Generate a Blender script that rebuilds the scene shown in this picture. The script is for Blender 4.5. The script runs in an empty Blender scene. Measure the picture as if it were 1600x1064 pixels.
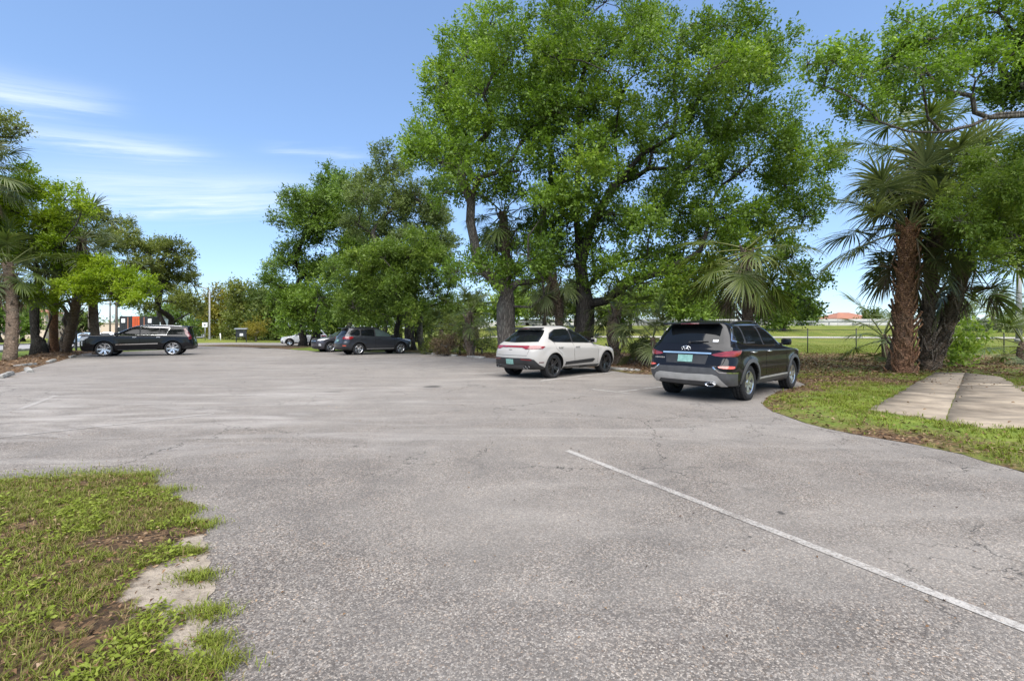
import bpy, bmesh, math, random
import numpy as np
from mathutils import Vector, Matrix, noise as mnoise
from mathutils.bvhtree import BVHTree
from mathutils.geometry import delaunay_2d_cdt

random.seed(7)
RNG = np.random.default_rng(11)
PI = math.pi
sc = bpy.context.scene
COL = sc.collection

# ------------------------------------------------------------------ camera
EYE = 1.5          # metres above the asphalt
FPX = 711.0        # focal length in pixels of the 1600 wide photograph
HZ = 512.0         # row of the horizon in the photograph
cam_d = bpy.data.cameras.new('camera')
cam_d.sensor_width = 36.0
cam_d.lens = FPX / 1600 * 36
cam_d.shift_y = -(532 - HZ) / 1600
cam_d.clip_start = 0.05
cam_d.clip_end = 3000
cam = bpy.data.objects.new('camera', cam_d)
COL.objects.link(cam)
cam.location = (0, 0, EYE)
cam.rotation_euler = (PI / 2, 0, 0)
sc.camera = cam

# ------------------------------------------------------------------ sky, sun, exposure
SUN_EL, SUN_AZ = 60.0, 172.0     # azimuth clockwise from +Y (the view direction)
world = bpy.data.worlds.new('World')
sc.world = world
world.use_nodes = True
wn, wl = world.node_tree.nodes, world.node_tree.links
wn.clear()
w_out = wn.new('ShaderNodeOutputWorld')
w_bg = wn.new('ShaderNodeBackground')
w_bg.inputs['Strength'].default_value = 0.12
sky = wn.new('ShaderNodeTexSky')
sky.sky_type = 'NISHITA'
sky.sun_disc = False
sky.sun_elevation = math.radians(SUN_EL)
sky.sun_rotation = math.radians(SUN_AZ)
sky.air_density = 1.0
sky.altitude = 400
sky.dust_density = 0.0
sky.ozone_density = 1.0
wl.new(w_bg.outputs[0], w_out.inputs['Surface'])


def wmath(op, a, b=None, c=None, clamp=False):
    n = wn.new('ShaderNodeMath'); n.operation = op; n.use_clamp = clamp
    for i, v in enumerate((a, b, c)):
        if v is None: continue
        if isinstance(v, (int, float)): n.inputs[i].default_value = v
        else: wl.new(v, n.inputs[i])
    return n.outputs[0]


# thin cirrus streaks: azimuth / elevation of the ray, long soft noise
tc = wn.new('ShaderNodeTexCoord')
sep = wn.new('ShaderNodeSeparateXYZ'); wl.new(tc.outputs['Generated'], sep.inputs[0])
az = wmath('ARCTAN2', sep.outputs[0], sep.outputs[1])
el = wmath('ARCSINE', sep.outputs[2])
tilt = wmath('MULTIPLY_ADD', az, -0.16, el)
cmb = wn.new('ShaderNodeCombineXYZ')
wl.new(wmath('MULTIPLY', az, 4.0), cmb.inputs[0]); wl.new(wmath('MULTIPLY', tilt, 60.0), cmb.inputs[1])
nz = wn.new('ShaderNodeTexNoise'); nz.inputs['Scale'].default_value = 1.0
nz.inputs['Detail'].default_value = 9; nz.inputs['Roughness'].default_value = 0.66; nz.inputs['Distortion'].default_value = .4
wl.new(cmb.outputs[0], nz.inputs['Vector'])


def streak(a0, aw, e0, ew, amp, slope=0.0):
    da = wmath('DIVIDE', wmath('SUBTRACT', az, a0), aw)
    ee = wmath('SUBTRACT', wmath('SUBTRACT', el, e0), wmath('MULTIPLY', wmath('SUBTRACT', az, a0), slope))
    ee = wmath('ADD', ee, wmath('MULTIPLY', wmath('SUBTRACT', nz.outputs['Fac'], 0.5), 0.06))
    de = wmath('DIVIDE', ee, ew)
    q = wmath('ADD', wmath('POWER', wmath('ABSOLUTE', da), 4.0), wmath('MULTIPLY', de, de))
    g = wmath('EXPONENT', wmath('MULTIPLY', q, -1.0))
    return wmath('MULTIPLY', g, amp)


def px_ae(px, py):
    dx, dz = (px - 800) / FPX, (HZ - py) / FPX
    return math.atan2(dx, 1), math.atan2(dz, math.hypot(dx, 1))


cl = None
for (x0, y0, hw, hh, amp, sl) in ((40, 146, .10, .020, .62, .16), (170, 224, .13, .013, .78, .10),
                                  (290, 290, .19, .022, .62, .13), (300, 320, .17, .018, .9, .12),
                                  (500, 240, .09, .008, .42, .06), (330, 275, .25, .040, .18, .1),
                                  (-260, 180, .3, .03, .4, -.05), (1900, 200, .4, .03, .3, .05), (2400, 120, .5, .05, .3, .05)):
    if 0 <= x0 <= 1600:
        a_, e_ = px_ae(x0, y0)
    else:
        a_, e_ = (x0 - 800) / 800 * .85, (512 - y0) / 711 * .75
    s_ = streak(a_, hw, e_, hh, amp, sl)
    cl = s_ if cl is None else wmath('ADD', cl, s_)
soft = wn.new('ShaderNodeMapRange'); soft.inputs[1].default_value = .35; soft.inputs[2].default_value = .7
soft.inputs[3].default_value = .22; soft.inputs[4].default_value = 1.0
wl.new(nz.outputs['Fac'], soft.inputs[0])
cl = wmath('MULTIPLY', cl, soft.outputs[0], clamp=True)
cmix = wn.new('ShaderNodeMix'); cmix.data_type = 'RGBA'
wl.new(cl, cmix.inputs['Factor'])
tintn = wn.new('ShaderNodeMix'); tintn.data_type = 'RGBA'; tintn.blend_type = 'MULTIPLY'; tintn.inputs['Factor'].default_value = 1
skg = wn.new('ShaderNodeGamma'); skg.inputs['Gamma'].default_value = .62; wl.new(sky.outputs[0], skg.inputs['Color'])      # thin veil of high haze evens the sky out
wl.new(skg.outputs[0], tintn.inputs['A']); tintn.inputs['B'].default_value = (.96, 1.2, 1.55, 1)      # clear humid azure air
wl.new(tintn.outputs['Result'], cmix.inputs['A'])
cmix.inputs['B'].default_value = (3.6, 4.1, 4.6, 1)
wl.new(cmix.outputs['Result'], w_bg.inputs['Color'])

sun_d = bpy.data.lights.new('sun', 'SUN')
sun_d.energy = 4.0
sun_d.angle = math.radians(80)
sun_d.color = (1.0, 0.955, 0.88)
sun = bpy.data.objects.new('sun', sun_d)
COL.objects.link(sun)
_a, _e = math.radians(SUN_AZ), math.radians(SUN_EL)
sd = Vector((math.sin(_a) * math.cos(_e), math.cos(_a) * math.cos(_e), math.sin(_e)))
sun.rotation_euler = (-sd).to_track_quat('-Z', 'Y').to_euler()
sun.location = sd * 60

sc.view_settings.view_transform = 'Standard'
sc.view_settings.look = 'None'
sc.view_settings.gamma = 1
sc.view_settings.exposure = 1.18
sc.render.engine = 'CYCLES'
sc.cycles.max_bounces = 8
sc.cycles.diffuse_bounces = 4
sc.cycles.transmission_bounces = 4
sc.cycles.use_denoising = True


# ------------------------------------------------------------------ terrain and layout helpers
def sp(t):
    return 2 * math.log1p(math.exp(t / 2)) if t < 60 else t


def sm(a, b, t):
    t = min(1, max(0, (t - a) / (b - a))); return t * t * (3 - 2 * t)


def gz(x, y):
    """Height of the ground: level by the camera, falling gently with distance; a bank beyond the fence on the right."""
    z = -0.0135 * (sp(y - 12) - sp(y - 56))
    if y > 25:
        z += 2.45 * sm(36, 78, y) * sm(-0.18, -0.02, x / y)
    return z


def G(px, py):
    """Point of the ground under a spot of the photograph."""
    lo, hi = 1.0, 200.0
    k = (py - HZ) / FPX
    for _ in range(50):
        m = (lo + hi) / 2
        if (EYE - gz((px - 800) / FPX * m, m)) / m > k: lo = m
        else: hi = m
    return Vector(((px - 800) / FPX * lo, lo, gz((px - 800) / FPX * lo, lo)))


def at(px, py, y):
    return Vector(((px - 800) / FPX * y, y, EYE + (HZ - py) / FPX * y))


# ------------------------------------------------------------------ object helpers
def link(o, parent=None):
    COL.objects.link(o)
    if parent is not None: o.parent = parent
    return o


def tag(o, label=None, cat=None, group=None, kind=None):
    if label: o['label'] = label
    if cat: o['category'] = cat
    if group: o['group'] = group
    if kind: o['kind'] = kind
    return o


def empty(name, loc, label, cat, group=None, rz=0.0):
    o = bpy.data.objects.new(name, None)
    o.empty_display_size = 0.2
    o.location = loc
    o.rotation_euler = (0, 0, rz)
    link(o)
    return tag(o, label, cat, group)


def mesh_obj(name, me, parent=None, mat=None):
    if mat is not None and not me.materials:
        me.materials.append(mat)
    return link(bpy.data.objects.new(name, me), parent)


class MB:
    """Collects simple shapes and links them as one mesh object."""
    def __init__(self): self.v, self.f, self.m = [], [], []

    def add(self, vs, fs, mi=0):
        o = len(self.v); self.v += [tuple(p) for p in vs]
        self.f += [tuple(i + o for i in f) for f in fs]; self.m += [mi] * len(fs)

    def box(self, c, s, rot=None, mi=0, bevel=0.0):
        c = Vector(c); h = Vector(s) / 2
        if bevel > 0:
            bm = bmesh.new()
            bmesh.ops.create_cube(bm, size=1)
            for v in bm.verts: v.co = Vector((v.co.x * s[0], v.co.y * s[1], v.co.z * s[2]))
            bmesh.ops.bevel(bm, geom=list(bm.edges), offset=bevel, segments=2, affect='EDGES', profile=.6)
            bm.verts.index_update()
            vs = [v.co.copy() for v in bm.verts]; fs = [[v.index for v in f.verts] for f in bm.faces]
            bm.free()
        else:
            vs = [Vector((x * h.x, y * h.y, z * h.z)) for x in (-1, 1) for y in (-1, 1) for z in (-1, 1)]
            fs = [(0, 1, 3, 2), (4, 6, 7, 5), (0, 4, 5, 1), (2, 3, 7, 6), (0, 2, 6, 4), (1, 5, 7, 3)]
        if rot is not None: vs = [rot @ v for v in vs]
        self.add([v + c for v in vs], fs, mi); return self

    def tube(self, pts, rad, n=8, cap=True, mi=0):
        pts = [Vector(p) for p in pts]
        if isinstance(rad, (int, float)): rad = [rad] * len(pts)
        up = None; rings = []
        for i, p in enumerate(pts):
            d = (pts[min(i + 1, len(pts) - 1)] - pts[max(i - 1, 0)])
            d = d.normalized() if d.length > 1e-9 else Vector((0, 0, 1))
            if up is None:
                up = Vector((1, 0, 0)) if abs(d.x) < .9 else Vector((0, 1, 0))
            u = (up - d * up.dot(d)).normalized(); w = d.cross(u); up = u
            rings.append([p + (u * math.cos(2 * PI * k / n) + w * math.sin(2 * PI * k / n)) * rad[i] for k in range(n)])
        vs = [q for r in rings for q in r]; fs = []
        for i in range(len(pts) - 1):
            for k in range(n):
                fs.append((i * n + k, i * n + (k + 1) % n, (i + 1) * n + (k + 1) % n, (i + 1) * n + k))
        if cap:
            fs.append(tuple(reversed(range(n)))); fs.append(tuple((len(pts) - 1) * n + k for k in range(n)))
        self.add(vs, fs, mi); return self

    def lathe(self, prof, n=24, axis='Z', mi=0, closed=False):
        """prof: (radius, height) pairs turned round an axis."""
        vs = []
        for (r, h) in prof:
            for k in range(n):
                a = 2 * PI * k / n
                p = (r * math.cos(a), r * math.sin(a), h)
                if axis == 'Y': p = (p[0], p[2], p[1])
                vs.append(p)
        fs = []; m = len(prof)
        for i in range(m if closed else m - 1):
            j = (i + 1) % m
            for k in range(n):
                f = (i * n + k, i * n + (k + 1) % n, j * n + (k + 1) % n, j * n + k)
                fs.append(f if axis == 'Z' else tuple(reversed(f)))
        self.add(vs, fs, mi); return self

    def mesh(self, name, smooth=True):
        me = bpy.data.meshes.new(name)
        me.from_pydata(self.v, [], self.f)
        me.polygons.foreach_set('material_index', self.m)
        me.polygons.foreach_set('use_smooth', [smooth] * len(self.f))
        me.update(); return me

    def build(self, name, mat, parent=None, smooth=True, loc=None):
        me = self.mesh(name, smooth)
        for m in (mat if isinstance(mat, (list, tuple)) else [mat]): me.materials.append(m)
        o = link(bpy.data.objects.new(name, me), parent)
        if loc is not None: o.location = loc
        return o


def sharp(o, ang=35):
    """Smooth shading that keeps hard edges."""
    me = o.data
    me.polygons.foreach_set('use_smooth', [True] * len(me.polygons))
    try: me.set_sharp_from_angle(angle=math.radians(ang))
    except Exception: pass
    return o


def quads_mesh(name, co, tint=None, nv=4):
    """co: (N, nv, 3) array, one polygon each; tint: N floats kept as a point attribute."""
    n = co.shape[0]
    me = bpy.data.meshes.new(name)
    me.vertices.add(n * nv); me.vertices.foreach_set('co', co.astype(np.float32).reshape(-1))
    me.loops.add(n * nv); me.loops.foreach_set('vertex_index', np.arange(n * nv, dtype=np.int32))
    me.polygons.add(n)
    me.polygons.foreach_set('loop_start', np.arange(0, n * nv, nv, dtype=np.int32))
    if tint is not None:
        at_ = me.attributes.new('tint', 'FLOAT', 'POINT')
        at_.data.foreach_set('value', np.repeat(tint, nv).astype(np.float32))
    me.update(calc_edges=True)
    return me


# ------------------------------------------------------------------ materials
class NT:
    def __init__(self, name):
        self.m = bpy.data.materials.new(name); self.m.use_nodes = True
        self.n, self.l = self.m.node_tree.nodes, self.m.node_tree.links
        self.b = self.n['Principled BSDF']; self.out = self.n['Material Output']

    def node(self, t, **kw):
        x = self.n.new(t)
        for k, v in kw.items(): setattr(x, k, v)
        return x

    def set(self, sock, v):
        if isinstance(v, (int, float)): sock.default_value = v
        elif isinstance(v, (tuple, list)): sock.default_value = tuple(v) + ((1,) if len(v) == 3 and len(sock.default_value) == 4 else ())
        else: self.l.new(v, sock)

    def math(self, op, a, b=None, c=None, clamp=False):
        n = self.node('ShaderNodeMath', operation=op, use_clamp=clamp)
        for i, v in enumerate((a, b, c)):
            if v is not None: self.set(n.inputs[i], v)
        return n.outputs[0]

    def mix(self, f, a, b, mode='MIX'):
        n = self.node('ShaderNodeMix', data_type='RGBA', blend_type=mode)
        self.set(n.inputs['Factor'], f)
        self.set(n.inputs['A'], a); self.set(n.inputs['B'], b)
        return n.outputs['Result']

    def coord(self, kind='Object'):
        return self.node('ShaderNodeTexCoord').outputs[kind]

    def geo(self):
        return self.node('ShaderNodeNewGeometry').outputs['Position']

    def map(self, v, scale=(1, 1, 1), loc=(0, 0, 0), rot=(0, 0, 0)):
        n = self.node('ShaderNodeMapping'); self.l.new(v, n.inputs[0])
        n.inputs['Scale'].default_value = scale; n.inputs['Location'].default_value = loc; n.inputs['Rotation'].default_value = rot
        return n.outputs[0]

    def noise(self, v, scale, detail=4, rough=.55, dist=0, out='Fac'):
        n = self.node('ShaderNodeTexNoise')
        if v is not None: self.l.new(v, n.inputs['Vector'])
        n.inputs['Scale'].default_value = scale; n.inputs['Detail'].default_value = detail
        n.inputs['Roughness'].default_value = rough; n.inputs['Distortion'].default_value = dist
        return n.outputs[out]

    def vor(self, v, scale, feature='F1', out='Distance', rnd=1.0):
        n = self.node('ShaderNodeTexVoronoi', feature=feature)
        if v is not None: self.l.new(v, n.inputs['Vector'])
        n.inputs['Scale'].default_value = scale
        if 'Randomness' in n.inputs: n.inputs['Randomness'].default_value = rnd
        return n.outputs[out]

    def ramp(self, f, stops, interp='LINEAR'):
        n = self.node('ShaderNodeValToRGB'); self.set(n.inputs[0], f)
        e = n.color_ramp.elements; n.color_ramp.interpolation = interp
        while len(e) < len(stops): e.new(0.5)
        for i, (p, c) in enumerate(stops):
            e[i].position = p
            e[i].color = (c, c, c, 1) if isinstance(c, (int, float)) else (tuple(c) + (1,))[:4]
        return n.outputs[0]

    def rng(self, f, a, b, c=0.0, d=1.0):
        n = self.node('ShaderNodeMapRange'); self.set(n.inputs[0], f)
        for i, v in enumerate((a, b, c, d)): n.inputs[i + 1].default_value = v
        return n.outputs[0]

    def bump(self, h, strength=.3, dist=.02):
        n = self.node('ShaderNodeBump'); n.inputs['Strength'].default_value = strength; n.inputs['Distance'].default_value = dist
        self.l.new(h, n.inputs['Height']); self.l.new(n.outputs[0], self.b.inputs['Normal'])

    def p(self, **kw):
        for k, v in kw.items(): self.set(self.b.inputs[k.replace('_', ' ')], v)
        return self


def plain(name, col, rough=.5, metal=0.0, coat=0.0, var=.12, scale=6.0, spec=.5):
    """A plain colour with a little dirt and unevenness."""
    t = NT(name); v = t.coord('Object')
    n = t.noise(v, scale, 5, .6)
    c = t.mix(t.rng(n, .3, .7), tuple(x * (1 - var) for x in col), tuple(min(1, x * (1 + var)) for x in col))
    t.p(Base_Color=c, Metallic=metal, Coat_Weight=coat, Coat_Roughness=.03)
    t.b.inputs['Specular IOR Level'].default_value = spec
    t.set(t.b.inputs['Roughness'], t.rng(n, .3, .7, max(.02, rough * .85), min(1, rough * 1.15)))
    return t.m

M = {}


def asphalt_color(t, v):
    """Old weathered asphalt with exposed pale aggregate; returns colour and height."""
    cell = t.vor(v, 112, 'F1', 'Color')
    bw = t.node('ShaderNodeSeparateColor'); t.l.new(cell, bw.inputs[0])
    stone = t.ramp(bw.outputs[0], [(0, (.045, .038, .034)), (.38, (.115, .10, .088)), (.62, (.205, .181, .160)), (.88, (.295, .262, .23)), (1, (.42, .38, .335))])
    tintc = t.ramp(bw.outputs[1], [(0, (1.03, .96, .90)), (.5, (.98, .975, .96)), (.9, (.98, .99, 1.02)), (1, (1.2, .92, .68))])
    stone = t.mix(1.0, stone, tintc, 'MULTIPLY')
    gap = t.vor(v, 112, 'DISTANCE_TO_EDGE')
    stone = t.mix(t.rng(gap, .0, .12, .5, 0), stone, (.058, .052, .048))
    # worn, dusty and darker areas
    big = t.noise(v, .33, 6, .62, .6)
    c = t.mix(t.rng(big, .38, .68, 0, .55), stone, (.245, .226, .205))
    mid = t.noise(t.map(v, loc=(7, 3, 0)), 1.7, 6, .65)
    c = t.mix(t.rng(mid, .35, .75, .0, .62), c, (.090, .083, .078))
    # pale dusty streaks swept across the lot
    sv = t.map(v, scale=(.22, 1.05, 1), rot=(0, 0, math.radians(24)))
    st = t.noise(sv, 1.0, 7, .6, 1.1)
    dust = t.math('MULTIPLY', t.rng(st, .50, .72, 0, .5), t.rng(t.noise(v, .12, 2, .5), .36, .54))
    c = t.mix(dust, c, (.38, .35, .315))
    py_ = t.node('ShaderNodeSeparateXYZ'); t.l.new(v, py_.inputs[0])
    lft = t.math('MULTIPLY', t.rng(py_.outputs[0], 1.0, -4.0), t.math('MULTIPLY', t.rng(py_.outputs[1], 4.6, 6.0), t.rng(py_.outputs[1], 17, 10)))
    st2 = t.noise(t.map(v, scale=(.35, 1.5, 1), rot=(0, 0, math.radians(8)), loc=(4, 2, 0)), .9, 8, .64, 1.4)
    c = t.mix(t.math('MULTIPLY', lft, t.rng(st2, .47, .68, 0, .6)), c, (.37, .345, .32))      # sand washed across the lot by the grass patch
    c = t.mix(t.rng(py_.outputs[1], 4.0, 9.0, 0, .28), c, (.248, .228, .208))      # blends to a paler grey brown farther from the camera
    tan = t.rng(t.noise(t.map(v, loc=(31, 8, 0)), .21, 4, .6), .52, .7, 0, .30)
    c = t.mix(tan, c, (.27, .243, .214))
    return c, bw.outputs[0], gap


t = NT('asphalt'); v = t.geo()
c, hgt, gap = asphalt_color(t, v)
# cracks
dv = t.node('ShaderNodeVectorMath', operation='ADD'); t.l.new(v, dv.inputs[0])
wob = t.node('ShaderNodeVectorMath', operation='SCALE'); t.l.new(t.noise(v, 1.3, 5, .7, 0, 'Color'), wob.inputs[0]); wob.inputs['Scale'].default_value = .9
t.l.new(wob.outputs[0], dv.inputs[1])
cr = t.vor(dv.outputs[0], .34, 'DISTANCE_TO_EDGE')
crm = t.math('MULTIPLY', t.rng(cr, .0, .0045, 1, 0), t.rng(t.noise(v, .16, 3, .5), .46, .54))
cr2 = t.vor(dv.outputs[0], 1.1, 'DISTANCE_TO_EDGE')
crm = t.math('MAXIMUM', crm, t.math('MULTIPLY', t.rng(cr2, 0, .010, .9, 0), t.rng(t.noise(t.map(v, loc=(3, 9, 0)), .2, 3, .5), .55, .60)))
c = t.mix(crm, c, (.028, .026, .025))


def spot(t, v, x, y, rx, ry, ang=0.0, soft=.5):
    """Mask of one stain lying on the ground."""
    q = t.map(v, loc=(0, 0, 0))
    s = t.node('ShaderNodeVectorMath', operation='SUBTRACT'); t.l.new(v, s.inputs[0]); s.inputs[1].default_value = (x, y, 0)
    m_ = t.map(s.outputs[0], scale=(1 / rx, 1 / ry, 0), rot=(0, 0, 0))
    d = t.node('ShaderNodeVectorMath', operation='LENGTH'); t.l.new(m_, d.inputs[0])
    w = t.math('ADD', d.outputs['Value'], t.math('MULTIPLY', t.math('SUBTRACT', t.noise(v, 5 / max(rx, ry) * .3, 4, .6), .5), .9))
    return t.rng(w, 1 - soft, 1.0, 1, 0)


for (px, py, rx, ry, k) in ((675, 604, .28, .30, .75), (1220, 801, .035, .05, .8), (1172, 838, .016, .02, .8), (312, 571, .5, .2, .55),
                            (255, 580, .9, .12, .5), (400, 760, .03, .02, .7), (1135, 855, .012, .012, .7), (520, 612, .3, .12, .35), (1090, 730, .16, .05, .25)):
    g = G(px, py)
    c = t.mix(t.math('MULTIPLY', spot(t, v, g.x, g.y, rx, ry), k), c, (.035, .033, .032))
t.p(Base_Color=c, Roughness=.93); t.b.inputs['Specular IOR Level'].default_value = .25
hh = t.math('ADD', t.math('MULTIPLY', t.rng(gap, 0, .25), .7), t.math('MULTIPLY', hgt, .3))
t.bump(t.math('SUBTRACT', hh, crm), .55, .006)
M['asphalt'] = t.m

# worn road paint: the asphalt shows where it has flaked off
t = NT('worn_paint'); v = t.geo()
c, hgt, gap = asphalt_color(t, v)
fl = t.math('ADD', t.math('MULTIPLY', t.noise(v, 45, 4, .75), .65), t.math('MULTIPLY', t.noise(v, 2.3, 4, .6), .45))
mk = t.rng(fl, .465, .62)
oi = t.node('ShaderNodeObjectInfo')
mk = t.math('MULTIPLY', mk, t.node('ShaderNodeAttribute', attribute_type='OBJECT', attribute_name='wear').outputs['Fac'])
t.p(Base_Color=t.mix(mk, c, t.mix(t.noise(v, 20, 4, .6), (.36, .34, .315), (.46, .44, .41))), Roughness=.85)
t.bump(t.rng(gap, 0, .25), .4, .005)
M['paint'] = t.m

# bare ground, leaf litter and short turf; attributes say what grows where
t = NT('ground_cover'); v = t.geo()
f_at = t.node('ShaderNodeAttribute', attribute_name='field').outputs['Fac']
l_at = t.node('ShaderNodeAttribute', attribute_name='litter').outputs['Fac']
n1 = t.noise(v, 1.1, 6, .65); n2 = t.noise(v, 14, 5, .7); n3 = t.noise(v, .12, 4, .6)
n4 = t.noise(t.map(v, scale=(1, .45, 1)), .5, 6, .65)
turf = t.ramp(t.math('ADD', t.math('MULTIPLY', n1, .55), t.math('MULTIPLY', n2, .45)),
              [(.28, (.045, .062, .014)), (.46, (.095, .135, .022)), (.58, (.15, .185, .032)), (.75, (.21, .20, .07))])
field = t.ramp(t.math('ADD', t.math('MULTIPLY', n4, .75), t.math('MULTIPLY', n2, .25)),
               [(.3, (.075, .10, .016)), (.45, (.12, .15, .022)), (.57, (.165, .175, .036)), (.70, (.21, .18, .075))])
cellc = t.vor(v, 26, 'F1', 'Color'); lc = t.node('ShaderNodeSeparateColor'); t.l.new(cellc, lc.inputs[0])
litter = t.ramp(lc.outputs[0], [(0, (.035, .022, .014)), (.4, (.085, .05, .028)), (.7, (.15, .088, .045)), (.9, (.22, .14, .085)), (1, (.31, .22, .14))])
litter = t.mix(t.rng(n2, .35, .7, 0, .55), litter, (.05, .035, .022))
c = t.mix(t.rng(t.math('ADD', l_at, t.math('MULTIPLY', t.math('SUBTRACT', t.noise(v, .9, 6, .7), .5), 1.7)), .35, .75), turf, litter)
c = t.mix(t.rng(t.math('ADD', f_at, t.math('MULTIPLY', t.math('SUBTRACT', n1, .5), .5)), .35, .65), c, field)
t.p(Base_Color=c, Roughness=.95); t.b.inputs['Specular IOR Level'].default_value = .15
t.bump(t.math('ADD', n2, lc.outputs[1]), .8, .03)
M['ground'] = t.m

# soil of the near grass patch: sandy where worn along its edge
t = NT('sandy_soil'); v = t.geo()
s_at = t.node('ShaderNodeAttribute', attribute_name='sand').outputs['Fac']
n1 = t.noise(v, 3.5, 7, .68); n2 = t.noise(v, 60, 5, .75); n3 = t.noise(v, 240, 3, .7)
cellc = t.vor(v, 42, 'F1', 'Color'); lc = t.node('ShaderNodeSeparateColor'); t.l.new(cellc, lc.inputs[0])
soil = t.ramp(lc.outputs[0], [(0, (.028, .019, .013)), (.45, (.075, .048, .028)), (.75, (.14, .085, .045)), (1, (.25, .16, .09))])
soil = t.mix(t.rng(n2, .35, .65, 0, .6), soil, (.045, .034, .024))
sand = t.mix(t.rng(n3, .3, .7), (.25, .205, .16), (.40, .345, .28))
sand = t.mix(t.rng(n2, .5, .66, 0, .65), sand, (.13, .105, .085)); sand = t.mix(t.rng(t.noise(v, 9, 6, .7), .46, .66, 0, .6), sand, (.15, .125, .10))
c = t.mix(t.rng(t.math('ADD', s_at, t.math('MULTIPLY', t.math('SUBTRACT', t.math('ADD', t.math('MULTIPLY', n1, .6), t.math('MULTIPLY', t.noise(v, 11, 6, .7), .4)), .5), 2.4)), .32, .62), soil, sand)
t.p(Base_Color=c, Roughness=.97); t.b.inputs['Specular IOR Level'].default_value = .1
t.bump(t.math('ADD', n2, t.math('MULTIPLY', n1, 2)), .7, .02)
M['soil'] = t.m

# concrete
t = NT('old_concrete'); v = t.geo()
n1 = t.noise(v, 1.2, 7, .66, .4); n2 = t.noise(v, 22, 5, .7); n3 = t.noise(t.map(v, scale=(.7, 3, 1), rot=(0, 0, .5)), 1.0, 6, .62)
c = t.ramp(n1, [(.28, (.11, .086, .062)), (.48, (.23, .188, .142)), (.7, (.34, .28, .21))])
c = t.mix(t.rng(n3, .48, .66, 0, .7), c, (.12, .10, .08))
c = t.mix(t.rng(n2, .5, .8, 0, .35), c, (.12, .105, .09))
c = t.mix(t.rng(t.vor(v, 26, 'F1', 'Distance'), .02, .14, .35, 0), c, (.09, .06, .035))
t.p(Base_Color=c, Roughness=.9); t.b.inputs['Specular IOR Level'].default_value = .25; t.bump(n2, .3, .008)
M['concrete'] = t.m
t = NT('weathered_concrete_stop'); v = t.coord('Object')
n1 = t.noise(v, 3, 7, .68); n2 = t.noise(v, 30, 5, .7)
c = t.ramp(n1, [(.3, (.11, .105, .095)), (.5, (.24, .23, .21)), (.7, (.37, .355, .325))])
c = t.mix(t.rng(n2, .5, .75, 0, .5), c, (.07, .07, .06))
t.p(Base_Color=c, Roughness=.92); t.bump(n2, .6, .01)
M['stop'] = t.m


def blade_mat(name, stops, trans=.35, rough=.55, spec=.3):
    t = NT(name)
    a = t.node('ShaderNodeAttribute', attribute_name='tint').outputs['Fac']
    oi = t.node('ShaderNodeObjectInfo').outputs['Random']
    c = t.ramp(a, stops)
    hs = t.node('ShaderNodeHueSaturation'); t.l.new(c, hs.inputs['Color'])
    t.set(hs.inputs['Value'], t.rng(oi, 0, 1, .88, 1.12))
    c = hs.outputs[0]
    t.p(Base_Color=c, Roughness=rough); t.b.inputs['Specular IOR Level'].default_value = spec
    tr = t.node('ShaderNodeBsdfTranslucent')
    g = t.mix(.6, c, (1.1, 1.25, .35), 'MULTIPLY')
    t.l.new(g, tr.inputs[0])
    mx = t.node('ShaderNodeMixShader'); mx.inputs[0].default_value = trans
    t.l.new(t.b.outputs[0], mx.inputs[1]); t.l.new(tr.outputs[0], mx.inputs[2]); t.l.new(mx.outputs[0], t.out.inputs['Surface'])
    return t.m


M['grass'] = blade_mat('grass_blades', [(0, (.28, .205, .10)), (.14, (.21, .17, .055)), (.32, (.115, .122, .02)), (.6, (.15, .18, .02)), (.85, (.195, .245, .025)), (1, (.28, .30, .055))], .3)
M['dead_leaf'] = blade_mat('fallen_leaves', [(0, (.045, .026, .016)), (.4, (.12, .066, .033)), (.75, (.21, .125, .065)), (1, (.36, .26, .17))], .1, .7, .2)


# ------------------------------------------------------------------ sheets of ground
def inside(poly, x, y):
    """Vectorised point in polygon."""
    p = np.asarray(poly, float); r = np.zeros(x.shape, bool); j = len(p) - 1
    for i in range(len(p)):
        xi, yi, xj, yj = p[i, 0], p[i, 1], p[j, 0], p[j, 1]
        cnd = ((yi > y) != (yj > y)) & (x < (xj - xi) * (y - yi) / (yj - yi + 1e-12) + xi)
        r ^= cnd; j = i
    return r


def edge_dist(poly, x, y):
    p = np.asarray(poly, float); d = np.full(x.shape, 1e9); n = len(p)
    for i in range(n):
        a, b = p[i], p[(i + 1) % n]; ab = b - a
        t_ = np.clip(((x - a[0]) * ab[0] + (y - a[1]) * ab[1]) / (ab @ ab + 1e-12), 0, 1)
        d = np.minimum(d, np.hypot(x - a[0] - t_ * ab[0], y - a[1] - t_ * ab[1]))
    return d


def subdiv(poly, step, jit, seed=0, fine=.4):
    """Finer, slightly ragged outline."""
    out = []
    for i in range(len(poly)):
        a, b = Vector(poly[i][:2]), Vector(poly[(i + 1) % len(poly)][:2])
        n = max(1, int((b - a).length / step))
        for k in range(n):
            p = a.lerp(b, k / n)
            if jit: 
                q = Vector((p.x * 2.1 + seed, p.y * 2.1, seed))
                p = p + Vector((mnoise.noise(q), mnoise.noise(q + Vector((9, 4, 2))))) * jit + Vector((mnoise.noise(q * 4), mnoise.noise(q * 4 + Vector((9, 4, 2))))) * jit * fine + Vector((mnoise.noise(q * 13), mnoise.noise(q * 13 + Vector((9, 4, 2))))) * jit * fine * .6
            out.append((p.x, p.y))
    return out


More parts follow.
